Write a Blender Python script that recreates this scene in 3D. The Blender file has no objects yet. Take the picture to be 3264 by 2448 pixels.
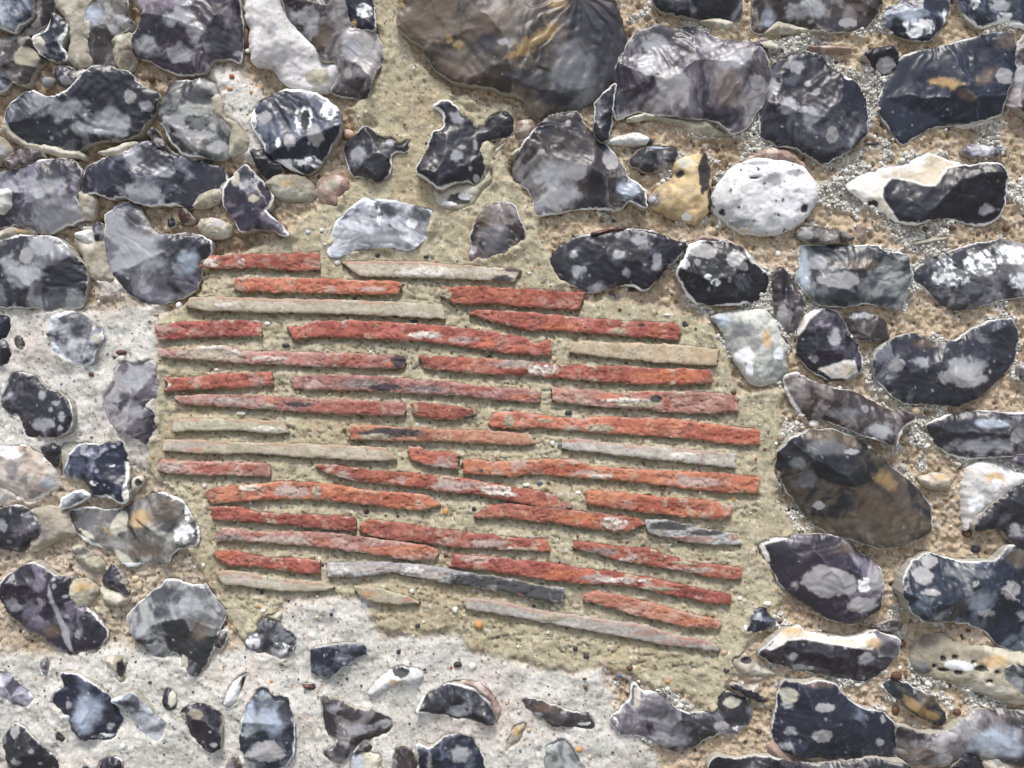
import bpy, math
import numpy as np

# ------------------------------------------------------------------ camera, sky, sun
MM = 0.0003                      # metres of wall per survey unit
CZ = 1.40                        # height of the wall patch centre above the ground
D = 0.90
sc = bpy.context.scene
cam_d = bpy.data.cameras.new('camera'); cam = bpy.data.objects.new('camera', cam_d)
sc.collection.objects.link(cam); sc.camera = cam
cam.location = (0, -D - 0.006, CZ); cam.rotation_euler = (math.radians(90), 0, 0)
cam_d.sensor_width = 36; cam_d.lens = 36 * D / (3264 * MM)
cam_d.clip_start = 0.02; cam_d.clip_end = 500
w = bpy.data.worlds.new('World'); sc.world = w; w.use_nodes = True
nt = w.node_tree; sky = nt.nodes.new('ShaderNodeTexSky'); sky.sky_type = 'NISHITA'
sky.sun_disc = False; sky.sun_elevation = math.radians(62); sky.sun_rotation = math.radians(188)
sky.dust_density = 3.0; sky.air_density = 1.0; sky.ozone_density = 1.0
bg = nt.nodes['Background']; bg.inputs[1].default_value = 0.105
nt.links.new(sky.outputs[0], bg.inputs[0])
sd = bpy.data.lights.new('sun', 'SUN'); so = bpy.data.objects.new('sun', sd); sc.collection.objects.link(so)
sd.energy = 2.1; sd.angle = math.radians(16); sd.color = (1.0, 0.97, 0.93)
so.rotation_euler = (math.radians(90 - 62), 0, math.radians(-8)); so.location = (0, -2, 4)
sc.view_settings.view_transform = 'Standard'; sc.view_settings.look = 'None'
sc.view_settings.gamma = 1; sc.view_settings.use_curve_mapping = False
sc.view_settings.exposure = 0.82
# Outlines are written in the units of nine survey sheets laid over the wall
# S | options | outline | extra marks | label
# options: cN cloudiness, rN pale rim, tX colour family, hN height, fN flake scars, sN small spots
FLINTS = '''
A|tn c.9 r8 f2|-60,-60 190,-60 195,90 140,130 95,187 50,180 0,160 -60,140||pale blue grey flint in the top left corner
A|tn c.25 r16 f2 s14|290,60 380,120 385,190 350,260 385,340 340,345 290,345 220,300 180,250 180,200 215,180 260,150 285,100|C 215,260,45,60 p 260,290,20|small white rimmed flint speckled with white dots, near the top left corner
A|tC f2 h4|385,-40 490,-40 520,40 490,130 490,250 520,360 440,380 392,345 396,260 400,150 350,60 300,20 300,-40|b 460,15,22|cream rind flint between two darker flints at top left
A|tb c.2 f2 h2|190,-60 290,-60 296,20 280,60 250,140 200,180 120,190 100,187 190,90||
A|tb c.4 r5 f5 h8|490,40 560,-60 740,-60 725,60 770,130 700,185 645,200 640,300 655,370 620,370 525,355 500,250 490,130|l 545,85,55,60 C 500,150,25,50 p 700,110,35 p 660,170,30|
A|tC c.2 r3 f2|655,205 760,180 790,260 740,400 690,395 655,330|b 740,310,40,60|
A|c.45 r4 f9 h26 s16|770,-60 1390,-60 1412,150 1400,360 1330,330 1250,340 1190,420 1080,430 960,400 880,340 790,320 755,260 780,180 820,130 850,60 800,20|p 1050,110,90,50 p 860,250,70,60 p 1150,200,60,60 k 930,200,30,60 p 1060,310,80,50 k 1290,260,90,120|big purple grey flint with many flake scars, top left of the wall
A|tb c.3 f4|-60,190 170,205 180,280 240,335 180,400 150,500 60,470 10,400 -60,380|v 150,330,70,60|
A|tn c.3 r12 f2|-60,240 0,250 20,400 50,455 0,530 -60,530||
A|c.5 r5 f2 h8|316,385 445,385 500,410 490,450 440,500 350,510 316,430|C 475,430,32,50 p 390,470,40,25|small grey wedge flint with a cream side, above the lobed flint
A|c.45 r7 f6 h24 s14|180,520 230,550 290,575 360,570 430,540 480,480 560,395 690,405 760,430 820,500 930,540 890,640 800,770 720,810 560,815 430,870 370,870 300,850 230,830 150,830 60,770 5,680 20,620 90,550|p 390,650,130,70 p 650,720,100,85 t 765,570,38,40 p 240,590,60,50 p 850,620,35,30 p 510,760,130,40 k 130,680,50,90|large lobed flint with a scooped top edge and two pale clouds, left of the wall
A|tC f2 h4|20,690 60,775 150,835 250,838 370,880 450,885 490,925 330,905 150,855 40,805 -20,740||
A|tg c.5 r9 f6 h18 s6|985,470 1180,450 1260,480 1260,530 1225,570 1240,650 1300,700 1350,730 1345,810 1330,900 1300,935 1200,915 1080,910 1010,840 970,760 930,680 935,600 970,520|p 1050,720,55,55 t 1130,790,120,30 k 1160,560,90,60 t 1270,860,60,40 p 980,740,30,50|grey flint with splintered lower half, beside the round flint with a hole
A|tC f2 h6|1228,570 1265,530 1300,590 1310,680 1370,700 1455,810 1440,870 1335,910 1350,730 1300,700 1242,650|v 1270,600,30,50|
A|tn c.15 r15 f3 h20 s12|1475,640 1530,570 1680,510 1800,520 1920,580 1990,640 2005,740 1950,850 1880,950 1810,1015 1700,980 1600,930 1540,840 1490,760 1460,700|w 1785,700,58,92 x 1790,700,34,62 t 1550,685,45,40 t 1710,835,42,38 t 1860,800,55,75 w 1940,650,60,70 w 1700,960,110,28 w 1640,840,18,30 w 1840,950,60,30 w 1480,700,26,70|round dark navy flint with a white ringed oval hole
A|tw r0 f1 h26|1450,20 1500,-60 1640,-60 1650,40 1700,130 1780,210 1860,300 1880,360 1960,350 1990,420 1960,500 1880,525 1780,520 1680,490 1640,450 1580,370 1480,360 1460,250 1470,180 1445,100|v 1860,440,70,60 p 1600,190,40,50 p 1580,410,50,30|long white rind flint at top left, shaped like a boot
A|tb c.45 r3 f8 h18 s4|1640,-60 2010,-60 2040,80 2060,160 2190,165 2240,260 2255,345 2200,420 2150,570 2000,550 1930,520 1995,430 1970,350 1880,350 1860,280 1760,200 1690,120|p 1780,100,80,60 b 1900,220,60,70 p 1830,180,50,40 p 2080,260,60,90 t 2040,425,28,30|brown grey flint folded like cloth, right of the white boot shaped flint
A|tn c.2 r4 f2 h20|2020,-60 2180,-60 2205,170 2100,165 2060,120 2040,60|w 2140,70,52,45 o 2075,130,28,24|
A|c.45 r8 f8 h20 s14|480,990 520,960 600,930 700,920 770,880 820,830 900,825 960,880 1010,915 1100,920 1200,940 1280,980 1330,1040 1280,1100 1200,1140 1110,1210 1000,1190 880,1200 780,1180 720,1150 640,1165 560,1130 470,1130 455,1080|p 800,930,60,70 k 900,900,80,50 k 620,1050,120,60 p 830,1130,110,45 p 960,1010,60,35 k 1270,1040,60,60|long purple flint with a humped top, under the lobed flint
A|tC f2 h8|1115,1210 1150,1150 1230,1105 1290,1112 1270,1170 1200,1205||
A|tC r3 f1 h2|545,880 640,860 720,825 795,820 790,860 720,895 600,908||
A|c.6 r7 f6 h22 s10|-60,1010 60,1000 200,950 330,930 420,940 470,990 450,1100 440,1180 500,1270 380,1310 270,1370 200,1350 100,1320 -60,1330|p 250,1100,120,60 t 300,1120,22,22 p 340,1270,80,60 k 350,1000,70,60|big lilac grey flint at the left edge, above the cream strip
A|tC f2|440,1110 545,1150 520,1280 470,1280 440,1205||
A|tw f1 h26|-30,1105 60,1100 85,1130 70,1170 75,1220 0,1255 -30,1240||cream knob of flint at the left edge
A|tb c.4 f2|0,960 60,890 110,865 230,870 245,930 150,960 50,980||
A|tC f1|-60,780 -10,800 40,860 30,930 -60,960|p 0,880,30,40|
A|c.4 r13 f5 h22|1300,1090 1350,1030 1420,950 1470,1000 1560,1080 1600,1150 1595,1220 1545,1230 1575,1260 1650,1320 1704,1392 1620,1365 1530,1335 1470,1355 1400,1350 1340,1250 1295,1180|v 1490,1170,36,26 p 1430,1070,60,40 k 1400,1030,60,26 C 1370,1040,26,50|curled flint with a pointed tail, just above the first red tile
A|tk c.1 r2 f2|1470,880 1540,870 1610,930 1665,1010 1560,1050 1510,980||
A|tC c.3 f2 h14|1550,1060 1620,1025 1780,1020 1830,1080 1850,1150 1790,1180 1640,1160 1580,1120|b 1740,1050,80,26 o 1680,1080,40,20 C 1720,1140,90,25|smooth tan and cream pebble to the left of the pink nodule
A|tp f4 h10|1870,1060 1940,1010 2040,1050 2040,1100 1990,1150 1980,1210 1900,1180 1855,1140|v 1950,1080,50,40|knobbly pinkish white nodule below the round flint with the hole
A|c.8 r6 f9 h26 s16|600,1250 720,1180 780,1190 840,1290 900,1370 1000,1380 1130,1370 1240,1420 1230,1500 1170,1550 1160,1640 1130,1700 1050,1750 950,1777 830,1772 740,1725 640,1600 600,1500 595,1400 600,1300|k 780,1280,50,70 p 760,1400,110,80 b 900,1360,100,18 k 1010,1440,90,60 l 1110,1530,60,70 p 700,1560,50,60 p 870,1540,120,60 k 1190,1450,40,60|large cloudy flint touching the left end of the first red tile
A|c.75 r8 f7 h26 s16|-60,1420 100,1380 230,1385 340,1400 400,1460 490,1560 510,1630 490,1720 470,1810 380,1800 260,1830 200,1800 60,1805 -60,1800|p 150,1620,130,70 p 250,1450,80,50 t 160,1500,50,50 k 380,1600,90,100 p 60,1560,60,60|broad pale centred flint at the left edge, level with the top tiles
A|tC f2 h6|-60,1370 60,1325 180,1335 200,1368 60,1388 -60,1420|o 120,1350,50,14|
A|tC c.3 f2 h2|405,1390 520,1420 560,1400 592,1420 600,1520 655,1650 520,1640 490,1540|v 540,1560,60,80|
A|tw f1|410,1370 520,1335 545,1430 470,1410||
A|tk f2|520,1330 570,1290 596,1380 550,1420||
A|tC c.5 f3 h6|1160,1290 1240,1270 1350,1320 1320,1390 1200,1390 1155,1340|p 1270,1310,40,20|
A|tr f1 h6|1030,1260 1060,1210 1130,1290 1070,1310||
A|tk f1 h6|970,1300 1000,1255 1022,1320 980,1335||
A|tb f2 h4|868,770 900,745 960,850 1010,895 1060,905 990,890 900,830|t 930,820,30,16|
B|ts c.3 r0 f13 h40 s6|470,-60 1690,-60 1750,80 1780,220 1770,380 1700,470 1640,540 1560,610 1450,635 1330,650 1290,690 1190,660 1180,570 1060,540 1000,510 870,500 780,485 720,450 640,390 610,330 600,280 520,235 440,170 440,100 510,60|F 1500,-60,3.2,5 o 1260,240,170,42,-36 o 1150,340,90,24,-15 o 1380,20,60,40 o 740,240,22,26 o 790,275,32,28 b 600,130,150,130 b 800,420,160,70 b 1000,150,160,90,-30 k 960,260,90,50,-40 k 1650,250,110,330 g 1450,380,150,260 k 1560,80,130,160 k 1380,560,150,60 b 680,60,90,50 k 1200,480,120,60|huge smoky brown flint with an ochre streak, top centre of the wall
B|tk c.0 r11 f4 h26 s2|700,590 760,610 850,690 930,745 960,690 1010,655 1080,650 1110,690 1110,790 1040,800 950,820 930,900 955,960 940,1030 890,1075 800,1060 740,1085 690,1125 640,1080 560,1030 545,990 600,920 640,770 710,750 710,660 640,625|p 785,925,36,42 p 812,870,22,18 p 890,850,14,34 p 862,995,12,14 p 780,690,40,40|star shaped black flint outlined in white, above the two flints over the tiles
B|tC r0 f3 h10|645,1095 690,1128 740,1090 800,1065 890,1080 950,1030 965,930 990,870 1090,805 1010,900 985,1010 1000,1050 900,1150 870,1200 760,1230 680,1215 650,1160|x 800,1165,75,36 w 830,1150,40,20 w 740,1195,50,14|
B|tk c.25 r6 f6 h14 s4|120,830 180,780 240,730 290,760 320,800 400,800 440,840 500,800 495,880 440,880 395,900 390,1000 330,1070 240,1040 155,1020 120,900|p 390,830,26,22 p 200,900,50,60|dark fan shaped flint left of the star shaped one
B|tl c.95 r20 f4 h16|20,1490 70,1300 180,1200 240,1160 340,1175 480,1195 640,1230 635,1340 560,1440 500,1465 350,1445 200,1460 70,1505|w 325,1270,12,60 w 520,1310,36,30 p 300,1410,190,50 k 560,1260,70,40 k 400,1240,50,30 g 420,1370,80,20 p 170,1280,20,25|pale blue white curved flint directly above the cream tile
B|tb c.2 r5 f3 h12 s26|850,1400 900,1300 960,1210 1060,1180 1120,1215 1150,1290 1190,1380 1160,1420 1100,1470 1000,1500 880,1520 840,1490 880,1450|g 1000,1400,90,90 b 940,1280,50,60|fin shaped brown flint with tiny white specks, right of the pale blue flint
B|tb c.45 r8 f9 h30 s10|1110,1060 1120,960 1150,880 1220,780 1320,680 1380,660 1500,650 1540,720 1600,800 1680,860 1750,950 1790,1040 1890,1110 1890,1230 1800,1170 1740,1240 1600,1220 1480,1220 1400,1240 1260,1270 1230,1250 1240,1180 1200,1100|p 1350,1010,110,110 p 1430,1130,90,70 p 1300,1200,70,50 t 1480,1010,80,50 l 1790,1110,60,55 k 1860,1180,40,50 t 1690,930,60,60 k 1600,1060,50,110 k 1560,1190,110,30 k 1300,750,60,50 t 1275,900,22,20|large brown and pale mottled flint beside the star shaped flint
B|tk c.2 r8 f2 h16|1600,600 1650,530 1720,490 1700,580 1690,720 1670,830 1620,830 1590,760|g 1615,650,24,90|
B|tw f1 h4|1650,830 1720,790 1850,765 1920,800 1910,835 1780,840|o 1880,775,24,10|
B|tg c.3 r3 f3|1800,940 1850,870 1960,850 2090,855 2090,900 2060,950 1980,990 1890,1000 1820,970|k 1900,910,60,36 l 1970,860,60,8|
B|tg c.6 f2|1910,1165 1950,1120 2010,1090 1995,1160 1920,1195||
B|tC f1 h6|710,570 800,550 910,575 890,600 760,582|x 880,585,26,12|
B|tp c.3 f2|1140,700 1230,690 1240,760 1180,800 1120,790||
B|tC f2|1085,905 1150,850 1150,880 1120,935||
B|tk c.12 r9 f5 h26 s14|1320,1530 1370,1450 1470,1390 1600,1365 1780,1345 1920,1365 2060,1410 2140,1440 2060,1530 2000,1580 1950,1650 1890,1710 1830,1680 1760,1670 1690,1690 1640,1700 1565,1720 1500,1680 1400,1650 1360,1590|p 1475,1490,28,26 p 1495,1590,42,34 p 1725,1500,40,26 p 1850,1420,48,36 p 1950,1545,34,50 p 1610,1695,66,24 p 1770,1600,16,22|boat shaped black flint with soft white spots, right of the tiles' top
B|tr f1 h8|1560,1368 1700,1330 1850,1332 1990,1372 1900,1368 1780,1350 1600,1374||
C|tk c.15 f3 h16|30,-60 560,-60 540,105 420,92 300,103 180,80 60,30||
C|tC f1 h4|300,108 420,92 525,112 480,168 420,155||
C|tb c.5 r3 f6 h24 s4|630,-60 1400,-60 1370,60 1300,150 1200,165 1060,180 980,170 850,120 780,105 680,185 620,170 625,60|p 960,40,90,60 p 860,60,60,50 k 1120,130,90,40 l 720,90,40,50 t 1190,120,60,30|dark cloudy flint cut by the top edge, with a cream underside
C|tC f1 h6|690,185 780,105 860,130 960,150 1030,192 900,184 760,178||
C|tn c.35 r4 f5 h14|1395,70 1500,0 1540,-60 1800,-60 1790,60 1740,150 1680,220 1600,235 1500,200 1400,140|w 1600,160,90,55 l 1550,80,80,40 w 1755,90,16,50 k 1740,20,60,40|navy flint blotched with white crust at the top edge, second from the right
C|tn c.3 r22 f5 h16|1810,-60 2320,-60 2320,170 2100,110 1970,155 1870,90|w 1920,20,30,40 w 2100,90,60,20 p 2080,20,60,40|
C|c.38 r5 f9 h34 s12|-200,440 -150,300 -60,170 0,150 60,130 160,150 260,140 370,190 430,225 560,260 660,320 710,430 710,560 640,660 600,740 500,785 400,700 280,690 60,665 -60,640 -180,690 -200,590 -170,500|t 150,490,105,90,-20 p 20,390,80,80 p 40,260,90,60 t 565,335,40,32 t 640,490,55,45 p 210,620,16,22 b 470,540,90,120 k 470,680,90,60 p 500,360,90,70|large two faced flint with a pale cloud, right of the huge smoky flint
C|tC f2 h10|-120,690 0,655 200,695 380,700 410,735 520,780 380,790 280,785 220,740 100,685||
C|tk c.22 r4 f5 h24 s10|740,380 790,330 940,285 1050,330 1070,380 1150,450 1230,480 1280,560 1295,680 1290,790 1180,890 1040,960 900,870 780,850 680,790 665,650 690,580 720,470|p 880,385,48,34 p 940,690,50,62 t 1080,790,40,50 t 985,545,24,22 t 945,490,20,18 p 740,500,36,70 p 820,620,60,50 w 1185,455,36,16|seven sided near black flint with pale round spots
C|tn c.05 r6 f6 h26 s5|1370,590 1420,470 1500,330 1600,290 1830,240 2000,210 2100,200 2150,280 2150,420 2100,560 2070,680 1900,720 1780,725 1680,740 1510,840 1480,780 1400,680|o 1750,490,85,34,18 b 1850,570,60,24,35 b 1970,460,80,36,-35 t 2080,460,60,50 b 2080,260,60,50|big glossy navy flint with an olive brown scar, near the right edge
C|tw f1 h2|1820,732 1920,700 2060,680 2045,712 1900,740||
C|tb c.5 r2 f5 h16|2150,300 2250,180 2350,400 2300,700 2200,650 2120,605 2110,560 2150,450|p 2190,450,40,80|
C|tk f2 h6|1270,310 1340,280 1440,265 1490,330 1450,410 1390,430 1340,370|t 1410,370,62,50|small half black half grey flint between two big navy flints
C|to f3 h22|155,970 200,920 290,900 340,870 370,960 380,1050 390,1200 350,1250 300,1310 230,1290 140,1260 20,1210 20,1150 100,1070 160,1040|x 338,1010,40,130 x 190,1025,28,24 w 235,1270,30,24 g 50,1170,36,44 C 220,950,60,40 x 375,1170,20,80|ochre yellow flint with a black pit, left of the white oval
C|tw c.75 r4 f2 h28|385,1160 420,1080 500,980 620,930 790,930 930,980 990,1080 1000,1170 930,1280 840,1350 700,1380 560,1360 440,1270 395,1230|g 730,1060,60,42 g 640,960,80,16 g 560,1310,90,34 x 915,1230,24,26 o 560,1355,44,14 x 440,1240,16,16 x 620,1050,30,8 g 850,1020,60,20|white oval flint speckled with black
C|tp f1 h8|500,985 620,900 740,860 860,890 930,960 940,1000 820,925 620,930||
C|tl c.9 f2 h4|1855,880 1920,830 2000,850 2110,860 2060,920 1990,910 1930,922|x 2065,910,18,12|small lilac white splinter above the cream and black flint
C|tk c.05 r10 f3 h22|1170,1090 1260,1020 1400,980 1520,960 1680,890 1750,920 1870,975 2050,965 2095,1050 2105,1180 2070,1290 1980,1320 1820,1285 1720,1275 1580,1315 1490,1310 1400,1240 1300,1190 1210,1120|WC 1170,1090;1260,1020;1400,980;1520,960;1680,880;1750,910;1870,968;1770,990;1720,1060;1690,1095;1620,1095;1560,1060;1450,1040;1390,1100;1390,1160;1440,1230;1490,1320;1400,1250;1300,1200;1210,1130 x 1330,1195,40,26 p 2000,1230,40,30|wavy black flint set in a thick cream rind, right of the white oval
C|tb c.5 f2 h4|890,1340 1000,1330 1100,1345 1230,1395 1120,1420 980,1425 900,1390|t 930,1380,40,30|
C|tp f1 h4|1240,1310 1300,1305 1305,1395 1270,1415 1245,1390|b 1275,1360,18,40|
C|tC f1|1530,1430 1700,1392 1800,1380 1780,1410 1620,1437||
C|tb c.4 f2|600,250 700,222 780,260 820,280 740,306 680,300 620,270|C 720,260,50,26|
C|tp c.2 f1|940,262 1080,250 1220,260 1220,292 1060,297||
F|tg c.7 r5 f7 h26 s8|900,10 1050,10 1330,15 1420,60 1530,75 1560,200 1530,340 1480,390 1380,370 1290,345 1200,370 1050,375 980,340 930,270 880,200 910,120|t 1130,220,140,50 p 1000,110,60,50 k 1150,320,160,36 k 1400,340,110,26 l 930,170,30,120 b 1250,130,110,30 t 1390,250,40,20 k 1520,150,30,50|grey clouded four sided flint, right of the black spotted one near the tiles' top corner
F|tg c.6 r4 f6 h24|1570,170 1650,110 1760,60 1900,10 2100,-20 2260,10 2320,180 2260,310 2100,330 1950,370 1830,395 1720,340 1650,260 1580,220|w 1780,200,110,60 w 1960,120,110,80 w 2140,70,100,60 w 1760,110,40,30 g 1930,270,80,40 w 2170,220,50,50 k 1820,50,80,30 k 1640,170,40,40|flint splashed with white crust at the right edge
F|tk c.0 r18 f3 h22 s8|165,180 230,70 240,10 330,-20 470,-10 560,40 640,120 720,190 722,250 650,340 520,362 380,362 280,350 230,290 190,220|t 320,45,100,46 t 510,100,60,50 t 560,140,30,30 w 350,205,24,20 w 395,235,34,20 t 215,120,30,40|black flint with a thick white rim, beside the tiles' top right corner
F|tp f1 h8|240,5 330,-48 440,-32 560,20 600,70 470,-14 330,-24||
F|tb c.4 f4 h8|740,180 780,130 840,190 890,300 915,380 880,500 830,540 790,470 760,380|t 800,430,30,80 x 820,270,24,80|
F|tG c.8 f3 h20|370,430 480,410 620,390 710,395 760,470 820,580 840,740 800,810 660,845 600,820 540,720 480,620 460,520|w 570,660,60,50 w 600,740,20,50 l 440,460,50,40 o 700,560,30,60 w 770,650,40,40 g 560,510,70,40 g 770,760,60,50|blocky pale grey white flint beside the right end of the upper tiles
F|tk c.35 r8 f5 h24 s5|890,620 905,510 930,440 980,395 1050,380 1120,400 1170,470 1220,570 1270,680 1260,740 1190,810 1080,800 960,740 900,660|WC 885,560;910,440;980,390;1050,380;1000,410;960,450;930,500;915,520 WC 1000,740;1070,720;1150,690;1210,690;1240,760;1180,800;1090,795 w 975,680,26,22 p 1100,560,40,60|rounded black flint with a cream patch at its foot, beside the pale blocky one
F|tb c.15 f3 h12|1180,450 1220,405 1310,405 1400,450 1450,530 1400,580 1280,570 1220,540|p 1260,425,70,20|
F|c.4 r4 f7 h30 s12|1325,700 1340,640 1400,590 1470,560 1570,530 1700,580 1830,570 1950,490 2060,450 2170,445 2200,540 2180,650 2170,700 2080,800 1990,890 1840,960 1700,950 1520,940 1430,880 1350,800|t 1450,715,52,42 p 1870,730,130,60 p 1600,700,60,36 t 1850,790,150,60 k 1450,860,80,50 k 1900,910,90,40 b 1640,590,90,30 k 2130,540,50,80|large saddle shaped grey flint at the right edge
F|tb c.3 r6 f4 h22 s6|805,800 860,760 930,800 1070,850 1200,870 1290,920 1400,980 1500,990 1570,1010 1565,1040 1510,1070 1440,1190 1320,1150 1170,1090 1050,1040 930,1020 870,960 820,870|WC 800,790;822,850;870,930;930,1020;870,1000;815,900 p 1350,1100,90,50 WC 1575,1035;1510,1060;1460,1110;1435,1195;1460,1195;1520,1090 g 1150,1000,120,36|long slanting dark flint with a cream left edge, above the big oval flint
F|tg c.6 r7 f4 h22|1650,1070 1740,1030 1850,1010 1960,985 2080,1000 2212,1000 2320,1010 2320,1250 2180,1240 2060,1255 1900,1270 1800,1250 1720,1180|p 1950,1195,170,55 k 1850,1080,130,50 l 2000,1060,80,30 k 2010,1010,60,26 t 2160,1130,60,60|
F|tC f2 h6|1615,1392 1700,1360 1800,1370 1800,1460 1680,1450|o 1740,1380,50,14|
F|tg c.5 f1|2190,720 2270,700 2270,840 2205,800||
F|tk f1 h6|2100,1262 2212,1250 2270,1330 2180,1312||
F|tS c.5 r4 f5 h38 s5|760,1310 770,1230 830,1150 950,1110 1100,1100 1230,1150 1330,1230 1450,1330 1600,1440 1670,1560 1670,1680 1600,1740 1480,1780 1350,1790 1220,1740 1100,1720 1000,1670 900,1560 820,1450|o 1380,1390,90,55,30 b 1290,1480,120,60 b 1350,1560,180,70 g 930,1390,70,50 g 1040,1200,120,50 t 1000,1540,40,26 t 1185,1225,44,18 g 860,1290,50,40|big smooth dark oval flint with an amber glow, right of the tiles
F|tw c.4 f3 h20|1870,1480 1900,1340 1960,1290 2080,1300 2212,1365 2260,1385 2100,1495 1975,1590 1915,1665 1890,1705 1870,1600|o 2040,1380,70,40 w 1940,1540,50,80 w 2050,1410,30,26|cream rind of the black flint at the right edge
F|tk c.05 r0 f3 h24|1912,1650 1975,1584 2100,1490 2212,1400 2320,1370 2320,1810 2200,1790 2130,1750 2110,1690 2030,1680 1925,1695|p 2160,1690,50,40|
D|tl c.8 r24 f3 h14|290,520 330,430 400,395 470,420 540,480 600,540 560,610 550,690 500,720 440,715 380,690 320,620 290,560|k 400,450,40,26 k 480,520,60,40 k 510,700,26,18 C 570,560,30,36|small bluish flint with a broad white rim, left of the tiles
D|tn c.3 f2|-60,420 30,430 50,480 20,550 -60,560||
D|tk c.3 r3 f3|-60,566 20,566 50,620 42,690 0,720 -60,720||
D|tg f2 h8|60,560 100,545 140,590 120,635 75,615||
D|tk c.35 r6 f5 h14|10,880 40,790 75,760 140,770 210,800 260,860 340,880 410,930 440,1000 430,1060 390,1120 310,1145 160,1140 110,1040 90,990 50,1010 0,960|p 62,890,17,15 p 240,895,20,32 p 330,940,26,15 p 300,978,17,14 p 380,1025,22,28 p 265,1070,64,34 p 375,1090,16,16 p 215,955,7,7|kidney shaped dark flint with sharp white spots, at the left edge
D|c.85 r4 f7 h14 s4|650,750 700,690 770,700 850,685 915,720 915,830 900,900 840,960 900,990 900,1080 850,1190 790,1150 720,1140 640,1080 600,1000 590,910 630,860 660,800|p 790,800,90,70 k 730,910,40,36 t 640,850,30,50 p 780,990,60,50 k 870,1090,26,60|tall pale lilac flint touching the left edge of the tiles
D|tn c.12 r10 f4 h18 s6|450,1180 560,1190 700,1170 720,1250 750,1360 752,1510 720,1530 640,1490 540,1480 480,1400 360,1360 400,1260|w 650,1305,26,10 p 580,1340,16,16 w 555,1410,30,16 WC 725,1290;765,1300;772,1500;740,1525;725,1480;740,1380|navy flint with white flecks, left of the lower tiles
D|tp c.8 r20 f8 h14|-60,1200 60,1200 150,1190 240,1260 330,1330 330,1430 250,1480 160,1540 100,1510 40,1460 -60,1420|g 70,1340,50,60 w 60,1240,70,30 g 160,1400,50,60 l 270,1420,50,40 C 180,1380,30,40 g 190,1480,50,30|
D|tk f2|220,1210 300,1180 340,1190 330,1320 260,1290||
D|tC f2 h6|330,1210 400,1170 480,1190 410,1260 400,1310 362,1350 340,1280||
D|tC f2 h8|752,1390 800,1370 835,1400 800,1450 756,1500|x 800,1410,20,26|
D|c.6 r9 f2 h4|350,1510 450,1450 520,1490 440,1535 345,1572||
G|tk c.25 r12 f4 h16 s4|-60,160 80,115 150,150 210,230 210,300 150,330 130,380 90,405 40,375 -60,365|p 10,230,30,40|dark round headed flint with a white rim cut by the left edge
G|tC c.3 f3 h8|152,150 260,130 370,150 390,220 430,290 330,320 200,390 140,400 160,332 212,302 216,230|g 240,290,40,40 v 350,200,60,50|
G|tb c.62 r13 f9 h14|385,160 480,130 640,150 720,140 860,60 960,45 1050,80 1110,160 1170,280 1150,350 1040,380 1000,400 970,465 830,460 750,490 690,470 650,390 540,360 440,290|g 500,220,90,60 g 650,190,50,50 C 690,230,50,80,30 o 820,200,75,55 b 960,160,85,95,20 k 985,235,55,40 k 830,225,60,6,35 b 850,390,150,45 C 700,430,80,30,30 w 1075,290,66,60 w 780,475,110,16 o 620,270,50,8,45 w 1100,150,24,60 C 500,290,60,16,30|swirled brown and grey flint like an eye, left of the lower tiles
G|c.2 r7 f6 h22 s6|0,620 60,520 190,450 260,480 320,540 410,550 385,600 380,660 440,730 490,720 560,800 620,890 560,960 470,970 400,1000 300,950 240,900 130,850 50,750 20,700|p 85,700,46,42 p 255,670,20,26 WP 300,560;320,640;350,760;400,860;415,990;370,930;335,780;300,640 p 455,870,26,40 p 385,770,18,16 b 300,860,60,40|dark flint with a long white vein running down it, lower left
G|tC f2 h8|392,590 440,555 500,560 560,620 515,708 440,728 388,665|o 470,600,60,30|
G|c.3 f2 h10|590,540 640,460 690,540 740,620 740,640 660,630 580,590||
G|tC c.5 f3|570,604 640,634 740,654 740,700 680,720 600,700||
G|tC c.2 f2|410,370 460,365 520,410 525,432 570,440 590,500 530,515 480,480 410,420|k 460,390,50,22|
G|tg c.75 r5 f8 h18 s6|725,790 800,700 860,650 980,560 1030,570 1120,600 1200,590 1220,640 1270,690 1330,740 1310,790 1270,860 1270,920 1220,1010 1210,1060 1140,1130 1060,1070 1050,990 1000,980 940,1030 860,990 790,900 740,840|k 940,650,80,70 k 950,740,50,40 p 850,860,70,60 p 1100,700,110,60 p 920,960,60,50 b 1170,860,60,60 C 1075,1040,26,40 w 1200,600,50,12|butterfly shaped pale grey flint, lower left of the tiles
G|tb c.4 r6 f3|1265,870 1330,850 1330,900 1290,980 1240,950||
G|tg c.6 r3 f7 h12|1430,960 1440,910 1500,830 1540,780 1600,800 1640,840 1720,890 1740,920 1690,1000 1650,1040 1600,1010 1500,985|w 1480,920,50,50 k 1570,930,26,40 w 1640,960,50,40|
G|tC f1 h8|1550,760 1650,755 1640,820 1570,790||
G|tn c.3 r4 f4 h12 s20|1810,970 1880,955 2010,935 2130,945 2155,1000 2080,1030 1990,1090 1920,1155 1860,1140 1820,1090|k 2090,985,60,30|dark blue speckled flint in white mortar, below the lower left tiles
G|tk f1 h16|220,1060 260,1010 280,1060 265,1130 240,1110||
G|tC f2 h18|600,1020 660,1015 700,1005 728,1040 722,1165 690,1168 650,1090|x 702,1080,20,60|
G|tl c.95 r6 f4 h10|-60,1090 30,1090 100,1170 185,1260 150,1320 90,1310 -60,1200||
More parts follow.
